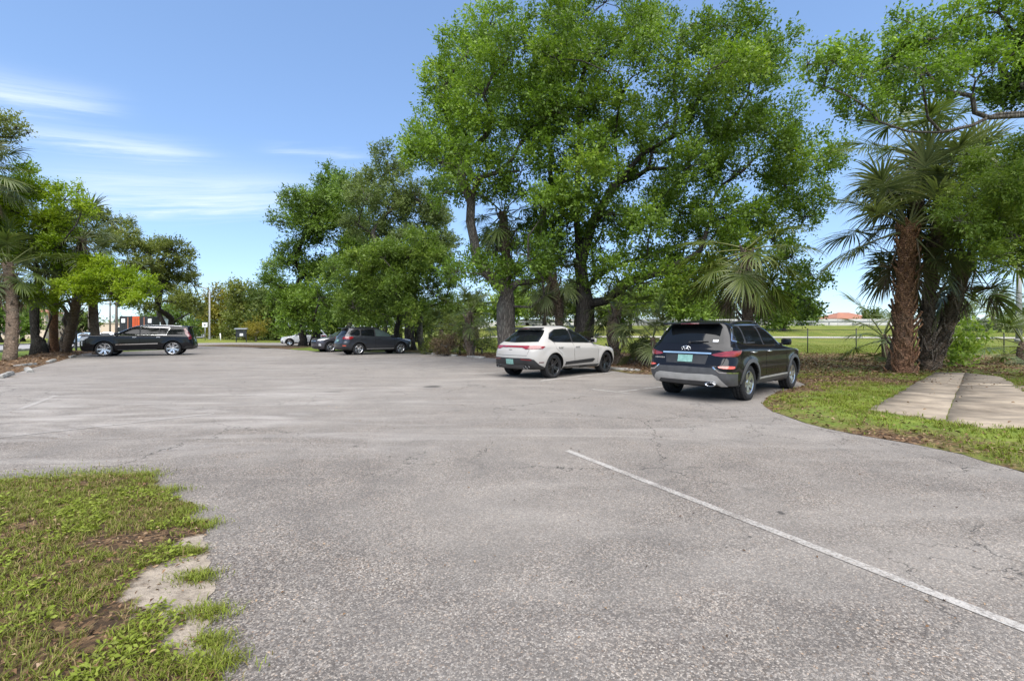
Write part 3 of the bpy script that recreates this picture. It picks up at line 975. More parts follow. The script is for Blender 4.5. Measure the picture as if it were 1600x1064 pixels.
def palm(label, base, top, r0, seed, n_frond=26, mat='frond', scale=1.0, dead=6, boots=0, boot_from=0.0, bark='bark_palm', bootmat='boot',
         group=None, emin=-62, emax=82, name='cabbage_palm', cat='palm', boot_scale=1.0, boot_to=1.0, bend=.06, keep=None):
    rs = np.random.default_rng(seed)
    base, top = Vector(base), Vector(top)
    root = empty(name, base, label, cat, group)
    H = (top - base).length; n = max(4, int(H / .35)); L = top - base
    wob = Vector((rs.normal(), rs.normal(), 0)) * bend * H
    pts = [Vector((0, 0, -.15))] + [L * (i / n) + wob * math.sin(PI * i / n) for i in range(1, n + 1)]
    rr = [r0 * (1.22 if i == 0 else 1 + .10 * math.exp(-i * .8) - .12 * i / n + rs.normal(0, .018)) for i in range(n + 1)]
    mb = MB(); mb.tube(pts, rr, 14)
    # faint rings of old leaf scars
    for i in range(1, n * 2):
        k = i / (n * 2); j = min(n - 1, int(k * n)); q = pts[j].lerp(pts[j + 1], k * n - j); ra = rr[j] + (rr[j + 1] - rr[j]) * (k * n - j)
        mb.tube([q - Vector((0, 0, .03)), q, q + Vector((0, 0, .03))], [ra * .98, ra * rs.uniform(1.01, 1.035), ra * .98], 14, False)
    mb.build('trunk', M[bark], root)
    def onaxis(k):
        j = min(n - 1, int(k * n)); return pts[j].lerp(pts[j + 1], k * n - j), rr[j] + (rr[j + 1] - rr[j]) * (k * n - j)
    for i in range(boots):
        k = boot_from + (boot_to - boot_from) * (i + .5) / boots
        q, ra = onaxis(k); a = i * 2.39996 + rs.normal(0, .12)
        o = link(bpy.data.objects.new('boot', BOOT[bootmat]), root)
        o.location = q + Vector((math.cos(a), math.sin(a), 0)) * ra * .96
        s = boot_scale * rs.uniform(.8, 1.25); o.scale = (s * rs.uniform(.6, 1.3), s, s)
        o.rotation_euler = (rs.normal(0, .12), rs.normal(.05, .12), a)
    hd = L.copy()
    for i in range(n_frond):
        k = (i + .5) / n_frond
        e = math.radians(emax + (emin - emax) * k ** .9) + rs.normal(0, .08)
        lst = FR[mat]; ang = [78, 55, 32, 10, -14, -38, -60]
        vi = min(range(7), key=lambda q: abs(ang[q] - math.degrees(e)))
        a = i * 2.39996 + rs.normal(0, .18)
        if keep is not None and not keep(a, e): continue
        o = link(bpy.data.objects.new('frond', lst[vi]), root)
        o.location = hd + Vector((math.cos(a), math.sin(a), 0)) * r0 * .4 + Vector((0, 0, -.45 * k * scale + .1))
        s = scale * rs.uniform(.85, 1.12); o.scale = (s, s, s)
        o.rotation_euler = (rs.normal(0, .22), math.radians(ang[vi]) - e, a)
    for i in range(dead):
        a = i * 2.39996 + .7 + rs.normal(0, .3)
        if keep is not None and not keep(a, -1): continue
        o = link(bpy.data.objects.new('dead_frond', FR['frond_dead'][i % 3]), root)
        o.location = hd + Vector((math.cos(a), math.sin(a), 0)) * r0 * .8 + Vector((0, 0, -.45 * scale))
        s = scale * rs.uniform(.8, 1.15); o.scale = (s, s, s); o.rotation_euler = (rs.normal(0, .2), rs.normal(0, .15), a)
    return root


def gb(px, y):
    """Base point on the ground in the direction of a photo column, at a distance."""
    x = (px - 800) / FPX * y
    return Vector((x, y, gz(x, y)))


# --- the two big live oaks behind the parked cars
rs = np.random.default_rng(21)
cA = pxc([(765, 42, 40), (730, 85, 46), (795, 92, 50), (698, 125, 38), (676, 140, 24), (755, 150, 56), (840, 128, 50), (700, 190, 46), (664, 212, 32),
          (760, 212, 56), (830, 200, 50), (690, 255, 42), (745, 280, 44), (815, 268, 46), (655, 245, 20), (775, 395, 42), (825, 400, 36), (758, 428, 24),
          (850, 335, 34), (720, 235, 40), (870, 175, 40), (700, 300, 24), (880, 265, 44), (850, 380, 30), (790, 440, 20), (745, 408, 28), (805, 428, 24), (862, 418, 22), (835, 440, 18), (715, 425, 18)], 20.5, rs, .55, 2.6)
bA = gb(797, 20.5)
tree('live_oak', 'tall leafy live oak with thick grey trunk just left of the grey white car', bA, bA + Vector((-.2, .2, 2.6)), cA, .42, 115000, .138, 'oak', 'bark_oak', 31,
     limbs=[[at(830, 480, 20), at(850, 462, 19.5), at(885, 445, 19)]])
rs = np.random.default_rng(22)
cB = pxc([(880, 22, 46), (945, 5, 50), (1000, 42, 44), (930, 85, 54), (868, 92, 40), (1003, 112, 44), (935, 190, 48), (1065, 58, 46), (1130, 42, 44), (1180, 85, 40),
          (1110, 110, 50), (1052, 150, 38), (1168, 150, 46), (1202, 108, 20), (1135, 200, 50), (1200, 208, 46), (1246, 232, 40), (1160, 268, 50), (1228, 290, 42), (1282, 248, 30),
          (1268, 302, 26), (920, 300, 56), (960, 335, 44), (1002, 352, 34), (885, 355, 36), (930, 245, 40), (1062, 332, 38), (1100, 372, 40), (1062, 412, 34), (1112, 315, 34),
          (1012, 400, 28), (940, 388, 36), (1130, 340, 36), (1240, 462, 30), (1205, 482, 24), (1268, 482, 20), (1090, 225, 30), (970, 150, 26), (1010, 180, 26), (1085, 435, 24), (1150, 100, 36), (985, 280, 26), (905, 140, 40), (1040, 192, 32), (1018, 240, 22), (1082, 178, 34), (1074, 262, 32), (1035, 300, 30), (1000, 222, 22), (1180, 335, 38), (1205, 372, 30), (1150, 392, 34), (1112, 425, 28), (1175, 430, 24), (960, 215, 30), (1020, 330, 28), (892, 400, 26), (962, 425, 24), (1032, 442, 22), (1092, 458, 22), (1140, 445, 24), (1256, 340, 24), (1236, 402, 24), (1270, 432, 18), (930, 430, 18), (1000, 440, 18)], 19.5, rs, .5, 2.6)
bB = gb(906, 20.0)
tree('live_oak', 'broad live oak with dark upright trunk and limbs reaching over the two near cars', bB, bB + Vector((.0, 0, 4.4)), cB, .42, 205000, .138, 'oak', 'bark_dark', 32,
     limbs=[(3, [at(945, 470, 19.5), at(985, 440, 19), at(1030, 425, 18.8), at(1075, 405, 18.5)]), [at(925, 350, 19.8), at(960, 290, 19.6), at(1005, 240, 19.4), at(1050, 215, 19)],
            [at(900, 330, 20), at(905, 220, 20.2), at(908, 130, 20)]])

# --- trees farther along the lot
rs = np.random.default_rng(23)
c = pxc([(510, 282, 23), (540, 302, 24), (470, 308, 20), (455, 330, 16), (490, 340, 32), (530, 352, 32), (475, 372, 26), (440, 345, 12), (448, 405, 22), (430, 415, 12), (480, 420, 32),
         (520, 412, 36), (440, 447, 16), (500, 465, 32), (468, 470, 22), (522, 482, 22), (490, 500, 14), (418, 432, 8), (505, 312, 24), (560, 330, 22), (550, 390, 28)], 45, rs, .4, 4)
b = G(492, 540.2)
tree('live_oak', 'dark green oak standing over the white car at the far end of the lot', b, b + Vector((.2, 0, 2.4)), c, .50, 80000, .25, 'oak_dark', 'bark_dark', 33, min_r=.03)
b = G(473, 540.6)
c = pxc([(432, 470, 12), (455, 478, 14), (420, 440, 10), (470, 490, 12), (445, 455, 12)], 44, rs, .3, 2)
tree('live_oak', 'small crooked oak leaning left beside the white car', b, b + Vector((-.3, 0, 1.9)), c, .38, 9000, .19, 'oak', 'bark_dark', 44, min_r=.03)
rs = np.random.default_rng(24)
c = pxc([(600, 240, 15), (606, 268, 22), (630, 290, 26), (580, 282, 20), (652, 312, 28), (572, 312, 22), (610, 330, 32), (662, 352, 32), (590, 370, 28), (640, 390, 32), (682, 332, 22),
         (692, 380, 22), (560, 352, 20), (610, 420, 28), (625, 255, 14), (560, 290, 14), (680, 300, 16), (670, 410, 24)], 37, rs, .35, 3)
b = gb(641, 36)
tree('live_oak', 'tall thin crowned grey green tree behind the dark grey car', b, b + Vector((0, 0, 3.6)), c, .38, 66000, .19, 'oak_grey', 'bark_oak', 34, min_r=.03, tint0=.42)
rs = np.random.default_rng(25)
c = pxc([(600, 405, 27), (560, 412, 20), (640, 402, 32), (682, 408, 28), (540, 440, 16), (570, 450, 27), (620, 452, 32), (668, 450, 30), (702, 432, 18), (552, 480, 20), (590, 488, 18), (640, 488, 18),
         (694, 470, 12), (530, 470, 10), (655, 380, 20), (575, 425, 20)], 30.5, rs, .5, 1.8)
b = G(662, 548.5)
tree('live_oak', 'low spreading pale green tree with bent trunk at the nose of the dark grey car', b, b + Vector((-.25, -.1, 2.6)), c, .24, 70000, .155, 'oak_light', 'bark_oak', 35, tint0=.4, min_r=.02)
for i, (px, y, r, h, lab) in enumerate(((622, 34, .2, 4.5, 'slim dark trunked tree behind the roof of the dark grey car'), (603, 38, .17, 5, 'thin dark tree behind the middle of the dark grey car roof'),
                                        (548, 40, .2, 5, 'dark tree behind the rear of the dark grey car'))):
    b = gb(px, y); rs = np.random.default_rng(50 + i)
    c = [(tuple(b + Vector((rs.normal() * 1.2, rs.normal() * 1.2, h + rs.uniform(-1, 2.5)))), rs.uniform(.9, 1.4)) for _ in range(7)]
    tree('live_oak', lab, b, b + Vector((rs.normal() * .2, 0, h * .55)), c, r, 9000, .17, 'oak_dark', 'bark_dark', 60 + i, min_r=.025, group='slim trees behind the dark grey car')

# --- left side
rs = np.random.default_rng(26)
c = pxc([(42, 292, 23), (76, 300, 20), (102, 312, 18), (20, 330, 28), (60, 340, 28), (95, 350, 23), (30, 300, 20), (128, 330, 12), (20, 372, 24), (60, 380, 24), (95, 385, 18), (-25, 330, 40), (-20, 390, 40), (45, 265, 10), (120, 300, 8)], 26.5, rs, .45, 2)
b = G(62, 554)
tree('camphor_tree', 'lime green tree on dark clustered stems above the planting bed', b, b + Vector((.2, .2, 2.6)), c, .34, 60000, .14, 'lime', 'bark_dark', 36, flat=.6, tint0=.62,
     limbs=[(1, [b + Vector((.35, -.1, 1.0)), b + Vector((.75, 0, 2.4)), b + Vector((.8, 0, 3.6))]), (1, [b + Vector((-.2, -.1, 1.2)), b + Vector((-.45, .1, 2.8)), b + Vector((-.3, .2, 4.2))])])
rs = np.random.default_rng(27)
c = pxc([(112, 410, 20), (142, 428, 25), (180, 438, 25), (213, 450, 19), (236, 456, 10), (152, 458, 18), (190, 463, 16), (115, 448, 18), (75, 470, 18), (48, 462, 16), (228, 440, 10), (205, 470, 10), (165, 415, 14)], 26, rs, .5, 2)
b = G(88, 551.5)
tree('camphor_tree', 'low bright lime tree leaning right over the bonnet of the long black car', b, b + Vector((1.2, -.1, 2.6)), c, .17, 50000, .12, 'lime', 'bark_pale', 37, flat=.55, tint0=.6)
rs = np.random.default_rng(28)
c = pxc([(130, 330, 9), (150, 335, 12), (176, 352, 13), (192, 347, 8), (180, 376, 17), (210, 392, 18), (242, 386, 15), (270, 390, 15), (291, 400, 9), (225, 422, 22), (265, 427, 22), (296, 437, 15), (250, 452, 18),
         (302, 467, 12), (270, 472, 18), (160, 372, 12), (306, 484, 9), (200, 365, 10), (285, 415, 12), (225, 480, 12)], 41, rs, .2, 3)
b = gb(258, 42)
tree('live_oak', 'olive green oak with open ragged crown behind the long black car', b, b + Vector((-.6, 0, 3.2)), c, .38, 42000, .19, 'olive', 'bark_dark', 38, min_r=.03, flat=.65, twig=12)
rs = np.random.default_rng(29)
b = Vector((-33.5, 25.5, gz(-33.5, 25.5)))
c = pxc([(-20, 195, 26), (8, 188, 15), (26, 200, 11), (44, 208, 7), (18, 215, 10), (-50, 230, 40), (-90, 280, 50), (-80, 200, 40), (5, 205, 10)], 24, rs, .3, 1)
tree('live_oak', 'olive sprig of a tall tree hanging in at the left edge of the sky', b, b + Vector((.5, -.3, 6.0)), c, .35, 16000, .12, 'olive', 'bark_dark', 39)

PB = 'cabbage palms in the left planting bed'
palm('cabbage palm with stout bare trunk at the left edge of the picture', G(15, 564), at(12, 412, 23.8), .25, 71, 26, 'frond', 1.15, 8, 34, .05, 'bark_palm', group=PB, boot_scale=.75)
palm('tall cabbage palm whose fronds droop in at the upper left edge', Vector((-31.5, 23.0, gz(-31.5, 23))), at(-40, 265, 23), .26, 72, 26, 'frond_grey', 1.2, 9, 0, group=PB)
palm('cabbage palm with smooth tan trunk behind the leaning stem', G(85, 552), at(92, 385, 27.2), .24, 73, 22, 'frond_grey', 1.1, 10, 0, bark='bark_red', group=PB)
palm('cabbage palm with rough booted trunk beside the black sign frame', G(101, 552.5), at(128, 372, 26.8), .26, 74, 22, 'frond_grey', 1.1, 12, 50, .02, group=PB, boot_to=.6)
palm('cabbage palm standing behind the bonnet of the long black car', gb(153, 30), at(152, 405, 30), .25, 75, 22, 'frond_grey', 1.1, 9, 22, .05, group=PB)

# --- understory palms behind the near cars
PU = 'cabbage palms under the big oaks'
palm('slender cabbage palm rising between the big oak limbs', gb(784, 21.5), at(785, 330, 21.5), .22, 81, 22, 'frond', 1.0, 10, 40, .1, group=PU)
palm('cabbage palm with booted trunk behind the roof of the grey white car', gb(861, 20.5), at(862, 432, 20.5), .2, 82, 18, 'frond_grey', .85, 6, 30, .1, group=PU)
palm('short cabbage palm right of the grey white car', gb(967, 19.5), at(963, 484, 19.5), .2, 83, 17, 'frond_grey', .85, 1, 34, .0, group=PU, emin=-28)
palm('short cabbage palm in the mulch beyond the grey white car', gb(738, 26), at(735, 488, 26), .2, 84, 16, 'frond', .8, 3, 26, 0, group=PU, emin=-40)
palm('cabbage palm with long drooping yellow green fronds behind the near black car', gb(1156, 15.0), at(1166, 392, 14.6), .17, 85, 24, 'frond_bright', .98, 7, 26, .3, group=PU, emin=-62, emax=42, bend=.02)
palm('small trunkless palm in front of the dark oak trunk', gb(912, 20.2), gb(912, 20.2) + Vector((0, 0, .9)), .12, 86, 10, 'frond_grey', .75, 0, 0, group=PU, emin=-40)
palm('small dark palm close behind the rear window of the near black car', gb(1020, 18.5), gb(1020, 18.5) + Vector((0, 0, 1.2)), .12, 87, 11, 'frond_grey', .85, 1, 0, group=PU, emin=-40)
palm('low palm behind the bent tree at the nose of the dark grey car', gb(690, 32), gb(690, 32) + Vector((0, 0, 1.6)), .16, 88, 14, 'frond', .9, 2, 0, group=PU, emin=-40)

# --- palm clump on the right verge
PR = 'palms of the clump on the right verge'
KP = lambda a, e: not (e < .1 and math.cos(a + 2.29) > .35)          # fronds on the open side have been trimmed off the trunks
bR = G(1412, 584)
palm('reddish trunked palm in front in the clump beside the concrete slab', bR, at(1420, 350, 15.2), .26, 91, 34, 'frond_grey', 1.2, 5, 110, .0, 'bark_red', 'boot_red', PR, boot_scale=.95, bend=.02, keep=KP)
palm('dark leaning palm right behind the reddish one beside the slab', G(1447, 580), at(1478, 300, 15.6), .19, 92, 34, 'frond_grey', 1.25, 6, 90, .0, 'bark_palm', 'boot', PR, boot_scale=1.0, bend=.02, keep=KP)
palm('tallest palm at the back of the clump beside the slab', Vector(bR) + Vector((.35, .9, 0)), at(1432, 238, 16.2), .2, 93, 28, 'frond', 1.2, 8, 50, .1, 'bark_palm', 'boot', PR, bend=.02)
palm('palm with wide fans on the right side of the clump', Vector(G(1462, 578)) + Vector((.1, .3, 0)), at(1512, 395, 15.8), .24, 94, 24, 'frond', 1.2, 6, 40, .1, 'bark_palm', 'boot', PR, bend=.03, keep=KP)
palm('young palm with stiff fans left of the clump', G(1384, 566), G(1384, 566) + Vector((-.1, 0, 1.3)), .13, 95, 13, 'frond', 1.15, 0, 0, group=PR, emin=-40)
palm('young palm at the right edge of the picture by the fence', gb(1600, 19), gb(1600, 19) + Vector((0, 0, 1.0)), .14, 96, 14, 'frond', 1.0, 0, 0, group=PR, emin=-30)
palm('fan palm far away on the bank beyond the fence', gb(1553, 62), at(1553, 484, 62), .35, 97, 26, 'frond', 1.9, 4, 0, emin=-45)

# --- trees overhanging from the right
rs = np.random.default_rng(30)
c = pxc([(1262, 100, 15, -.5), (1300, 103, 24, -.3), (1342, 122, 30, 0), (1288, 135, 12, 0), (1390, 92, 30, .3), (1350, 165, 24, -.3), (1402, 155, 28, .5), (1452, 62, 34, 0), (1502, 30, 34, .5), (1560, 20, 34, 0), (1440, 120, 34, -.6),
         (1482, 100, 28, .6), (1550, 100, 30, -.4), (1592, 62, 36, .4), (1582, 132, 24, .6), (1330, 90, 18, .4), (1420, 35, 20, .8), (1540, 140, 16, 1), (1640, 30, 60, 0), (1660, 120, 60, 0), (1720, 60, 80, .5), (1375, 130, 22, .8), (1310, 165, 12, .5), (1520, 62, 22, 1.2)], 10, rs, .35, 1.0)
b = Vector((15.2, 10.6, 0))
fk = at(1640, 178, 10.2)
tree('overhanging_oak', 'oak branches with small leaves reaching in from the upper right corner', b, fk, c, .17, 62000, .085, 'oak', 'bark_oak', 40, aspect=.5, min_r=.011, twig=8,
     limbs=[[at(1600, 176, 10.1), at(1560, 178, 10), at(1540, 186, 10), at(1520, 196, 9.9), at(1470, 207, 9.8), at(1420, 206, 9.7), at(1372, 190, 9.6)],
            [at(1545, 184, 10), at(1523, 176, 10), at(1519, 150, 10), at(1524, 122, 10.1), at(1560, 105, 10.1), at(1590, 78, 10.2)]], per=9, tint0=.42)
rs = np.random.default_rng(31)
c = pxc([(1542, 262, 26), (1582, 290, 34), (1522, 310, 30), (1560, 340, 34), (1500, 345, 20), (1592, 372, 30), (1532, 380, 20), (1602, 240, 26), (1640, 300, 60), (1650, 380, 50), (1480, 330, 12), (1560, 400, 18)], 12.8, rs, .5, .8)
b = Vector((17.2, 13.2, 0.03))
tree('feathery_tree', 'soft green feathery tree overlapping the palms at the right edge', b, at(1680, 400, 13), c, .16, 66000, .10, 'oak_light', 'bark_pale', 41, aspect=.34, min_r=.010, droop=.25, tint0=.62, per=13, spread=1.9)
b = Vector(G(1478, 574)) + Vector((.2, 0, 0))
rs = np.random.default_rng(32)
c = [(tuple(b + Vector((x, y, z))), r) for x, y, z, r in ((.1, -.1, .5, .35), (.5, 0, .9, .35), (.2, .1, 1.3, .35), (.7, .1, 1.5, .3), (1.0, 0, 1.2, .28), (-.5, -.3, .5, .25), (.9, .1, .5, .25), (-.3, -.4, .25, .2))]
tree('broadleaf_shrub', 'bright broad leaved shrub growing at the foot of the palm clump', b, b + Vector((.1, 0, .35)), c, .035, 1500, .17, 'oak_light', 'bark_pale', 42, aspect=.62, cat='shrub', min_r=.008, tint0=.55, per=6)

# --- brush under the trees by the wheel stops
for i, (px, y, h, m, lab) in enumerate(((700, 27.5, 1.4, 'dry', 'brown dead brush under the trees by the wheel stops'), (718, 28.5, 2.2, 'olive', 'tall dull shrub behind the brown brush'), (752, 29, 1.3, 'oak_grey', 'grey green shrub right of the brown brush'),
                                        (684, 29.5, 1.1, 'olive', 'low shrub at the foot of the bent tree'), (1000, 22, 1.0, 'olive', 'low shrub behind the short palm by the fence'))):
    b = gb(px, y); rs = np.random.default_rng(70 + i)
    c = [(tuple(b + Vector((rs.normal() * .5, rs.normal() * .4, h * rs.uniform(.25, .9)))), h * .35) for _ in range(8)]
    tree('shrub', lab, b, b + Vector((0, 0, h * .3)), c, .05, 5200, .085, m, 'bark_pale', 80 + i, cat='shrub', min_r=.01)

# --- distant trees
rs = np.random.default_rng(33)
FT = 'distant trees beyond the lot'


def far_tree(lab, px, y, top, w, mat, n=9000, seed=0, L=.36, group=FT, low=.25):
    rs = np.random.default_rng(900 + seed)
    b = gb(px, y); H = EYE + (HZ - top) / FPX * y - b.z; W = w / FPX * y
    c = []
    for _ in range(15):
        u = rs.uniform(low, .88); ww = W * .5 * math.sqrt(max(.05, 1 - ((u - .5) / .5) ** 2)) * .8
        a = rs.uniform(0, 2 * PI); q = math.sqrt(rs.random())
        c.append((tuple(b + Vector((ww * q * math.cos(a), ww * q * math.sin(a), H * u))), max(.11 * H, W * .15)))
    return tree('distant_tree', lab, b, b + Vector((0, 0, H * .3)), c, .12 + H * .02, int(n * .5), L * 1.4, mat, 'bark_dark', 900 + seed, group=group, twig=3, min_r=.05, per=9, flat=.75)


far_tree('golden yellow round tree behind the grey street lamp', 347, 92, 453, 62, 'gold', 18000, 1, low=.06)
far_tree('wide olive lime tree left of the yellow shrub', 385, 84, 446, 104, 'olive', 34000, 2, .34, low=.06)
far_tree('broad green tree behind the yellow shrub', 428, 80, 450, 104, 'far_green', 34000, 3, .34, low=.06)
far_tree('dark hedge like tree behind the rear of the long black car', 285, 95, 474, 80, 'oak_dark', 12000, 4, low=.05)
far_tree('dark green tree just left of the street lamp', 312, 110, 486, 60, 'oak_dark', 9000, 5, low=.05)
far_tree('rounded green tree across the street behind the black sign frame', 122, 78, 488, 50, 'far_green', 8000, 6, .3)
far_tree('green tree across the street between the left palm and the dark stems', 36, 72, 470, 44, 'oak_dark', 8000, 7, .3)
far_tree('pale green tree seen between the two big oak trunks', 850, 78, 448, 62, 'far_green', 10000, 8)
far_tree('pale tree seen right of the dark oak trunk', 955, 74, 462, 50, 'far_green', 9000, 9)
far_tree('light green tree beyond the fence left of the near black car', 1035, 82, 440, 60, 'far_green', 11000, 10)
far_tree('green tree beyond the fence above the near black car', 1095, 76, 452, 52, 'oak_light', 10000, 11)
far_tree('low hazy tree beyond the bank behind the yellow green palm', 1190, 105, 480, 50, 'far_green', 7000, 12)
far_tree('far tree on the bank just left of the orange roof', 1262, 88, 470, 34, 'oak_dark', 8000, 13)
far_tree('tree beyond the bank behind the palm clump', 1495, 85, 470, 40, 'far_green', 7000, 14)
far_tree('small tree beyond the bank right of the orange roofed house', 1362, 100, 486, 26, 'far_green', 4000, 15)
far_tree('green tree far beyond the brown brush', 742, 80, 462, 44, 'far_green', 9000, 16)
far_tree('dark tree between the white car and the far trees', 470, 72, 456, 70, 'oak_dark', 12000, 17, low=.08)
far_tree('tree behind the white car roof', 520, 62, 470, 50, 'oak_dark', 9000, 18)
far_tree('tree at the far right beyond the bank', 1592, 90, 482, 26, 'far_green', 4000, 19)
far_tree('deep green tree beyond the lot behind the dark grey car', 590, 60, 455, 60, 'oak_dark', 9000, 20)
far_tree('green tree filling the gap behind the bent trunk', 650, 66, 470, 46, 'far_green', 7000, 21)
far_tree('wide tree across the street behind the utility poles', 205, 120, 498, 60, 'far_green', 6000, 22)
far_tree('tall tree across the street at the left edge', 0, 66, 440, 44, 'oak_dark', 8000, 23, .3)

for i, (px, y, tp, w, m_, lab) in enumerate((
    (705, 70, 478, 46, 'far_green', 'far tree seen left of the tall thick grey trunk'), (790, 66, 455, 50, 'oak_light', 'light tree glimpsed behind the thick grey oak trunk'),
    (825, 90, 440, 56, 'far_green', 'hazy green tree beyond the field right of the thick grey trunk'), (900, 70, 440, 60, 'far_green', 'green tree beyond the field behind the dark oak trunk'),
    (985, 60, 452, 56, 'oak_light', 'bright tree beyond the fence behind the short palm'), (1062, 64, 446, 48, 'oak_light', 'bright green tree beyond the fence behind the near black car roof'),
    (1130, 92, 470, 50, 'far_green', 'hazy tree left of the yellow green palm trunk'), (1225, 62, 478, 40, 'oak_dark', 'dark small tree beyond the fence right of the yellow green palm'),
    (560, 78, 430, 60, 'oak_dark', 'tall dark tree far behind the dark grey car'), (625, 84, 445, 54, 'far_green', 'tall green tree far behind the dark grey car roof'), (672, 90, 462, 40, 'far_green', 'far tree right of the bent trunk'),
    (250, 130, 488, 60, 'oak_dark', 'far wood edge tree behind the pale shed'), (60, 100, 478, 50, 'far_green', 'far tree behind the dark clustered stems'))):
    far_tree(lab, px, y, tp, w * 1.15, m_, 11000, 40 + i)
b = gb(400, 70); rs = np.random.default_rng(77)
c = [(tuple(b + Vector((rs.normal() * 1.0, rs.normal() * .6, rs.uniform(.8, 3.0)))), .75) for _ in range(9)]
tree('yellow_shrub', 'yellow feathery shrub right of the dark notice board', b, b + Vector((0, 0, .6)), c, .1, 5000, .3, 'gold', 'bark_pale', 99, cat='shrub', min_r=.03, aspect=.2, tint0=.75)


# ------------------------------------------------------------------ cars
def paint(name, col, metal=.0, rough=.28, flake=0.0):
    t = NT(name); v = t.coord('Object')
    n = t.noise(v, 2.5, 5, .6); d = t.noise(v, 40, 4, .7)
    z = t.node('ShaderNodeSeparateXYZ'); t.l.new(v, z.inputs[0])
    dirt = t.math('MULTIPLY', t.rng(z.outputs[2], .75, .25, 0, 1), t.rng(t.math('ADD', t.math('MULTIPLY', n, .6), t.math('MULTIPLY', d, .4)), .35, .7, .1, .5))
    c = t.mix(t.math('MULTIPLY', dirt, .06), col, (.20, .18, .155))
    t.p(Base_Color=c, Metallic=metal, Coat_Weight=.62, Coat_Roughness=.07)
    t.set(t.b.inputs['Roughness'], t.rng(dirt, 0, .6, rough, rough + .12)); t.b.inputs['Specular IOR Level'].default_value = .04
    return t.m


M['paint_black'] = paint('black_car_paint', (.006, .006, .0075), 0, .25)
M['paint_white'] = paint('warm_white_car_paint', (.35, .333, .31), 0, .30)
M['paint_grey'] = paint('dark_grey_car_paint', (.045, .048, .056), .55, .30)
M['paint_grey2'] = paint('violet_grey_car_paint', (.075, .072, .085), .5, .30)
M['paint_bright_white'] = paint('white_car_paint', (.74, .745, .75), 0, .3)
M['paint_blue'] = paint('pale_blue_car_paint', (.25, .33, .42), .2, .3)
M['trim'] = plain('black_plastic_trim', (.016, .016, .017), .55, 0, 0, .25, 9)
M['trim_grey'] = plain('grey_plastic_trim', (.06, .06, .062), .5, 0, 0, .2, 9)
M['silver'] = plain('satin_silver_trim', (.42, .41, .39), .38, .35, 0, .1, 7)
M['chrome'] = plain('chrome_trim', (.72, .72, .73), .12, 1.0, 0, .06, 7)
M['gap'] = plain('panel_gap', (.003, .003, .003), .9, spec=.05)
M['rubber'] = plain('tyre_rubber', (.020, .020, .021), .85, 0, 0, .3, 14, .25)
M['rim_silver'] = plain('machined_alloy', (.62, .62, .63), .25, .9, 0, .08, 9)
M['rim_black'] = plain('black_alloy', (.035, .035, .037), .28, .6, .6, .1, 9)
M['brake'] = plain('brake_disc', (.09, .085, .08), .5, .7, 0, .2, 12)
M['under'] = plain('underbody', (.008, .008, .008), .9, spec=.1)
M['plate'] = plain('pale_aqua_number_plate', (.16, .30, .265), .5, 0, 0, .25, 16)
M['sticker'] = plain('white_window_sticker', (.75, .76, .78), .5)


def glass(name, col, spec=.3):
    t = NT(name); t.p(Base_Color=t.mix(t.noise(t.coord('Object'), 1.6, 3, .5), tuple(c * .7 for c in col), tuple(c * 1.3 for c in col)), Roughness=.06)
    t.b.inputs['Specular IOR Level'].default_value = spec; return t.m


M['glass'] = glass('tinted_car_glass', (.006, .007, .008))
M['glass_clear'] = glass('clear_car_glass', (.05, .07, .065), .4)


def lens(name, col, em=0):
    t = NT(name); v = t.coord('Object')
    st = t.noise(t.map(v, scale=(6, 6, 45)), 1, 2, .5)
    t.p(Base_Color=t.mix(t.rng(st, .4, .6), tuple(c * .55 for c in col), col), Roughness=.2, Coat_Weight=1.0, Coat_Roughness=.12); return t.m


M['red_lens'] = lens('red_tail_lens', (.25, .010, .013))
M['dark_red'] = lens('dark_red_tail_lens', (.13, .008, .012))
M['amber_lens'] = lens('orange_red_reflector', (.62, .09, .045))
M['white_lens'] = lens('clear_lamp_lens', (.55, .56, .58))


def pchip(xk, yk, x):
    xk, yk, x = np.asarray(xk, float), np.asarray(yk, float), np.asarray(x, float)
    h = np.diff(xk); d = np.diff(yk) / h; m = np.zeros_like(yk)
    for i in range(1, len(xk) - 1):
        if d[i - 1] * d[i] > 0:
            w1, w2 = 2 * h[i] + h[i - 1], h[i] + 2 * h[i - 1]; m[i] = (w1 + w2) / (w1 / d[i - 1] + w2 / d[i])
    m[0], m[-1] = d[0], d[-1]
    i = np.clip(np.searchsorted(xk, x) - 1, 0, len(xk) - 2); t_ = (x - xk[i]) / h[i]
    return ((1 + 2 * t_) * (1 - t_) ** 2 * yk[i] + t_ * (1 - t_) ** 2 * h[i] * m[i] + t_ * t_ * (3 - 2 * t_) * yk[i + 1] + t_ * t_ * (t_ - 1) * h[i] * m[i + 1])


def chaikin(poly, n=1, k=.2):
    for _ in range(n):
        out = []
        for i in range(len(poly)):
            a, b = poly[i], poly[(i + 1) % len(poly)]
            out += [(a[0] + (b[0] - a[0]) * k, a[1] + (b[1] - a[1]) * k), (b[0] + (a[0] - b[0]) * k, b[1] + (a[1] - b[1]) * k)]
        poly = out
    return poly


def ring(cx, cz, r0, r1, a0, a1, n=18):
    """Band round a wheel opening, angles in degrees."""
    A_ = [math.radians(a0 + (a1 - a0) * i / n) for i in range(n + 1)]
    return [(cx + r1 * math.cos(a), cz + r1 * math.sin(a)) for a in A_] + [(cx + r0 * math.cos(a), cz + r0 * math.sin(a)) for a in reversed(A_)]


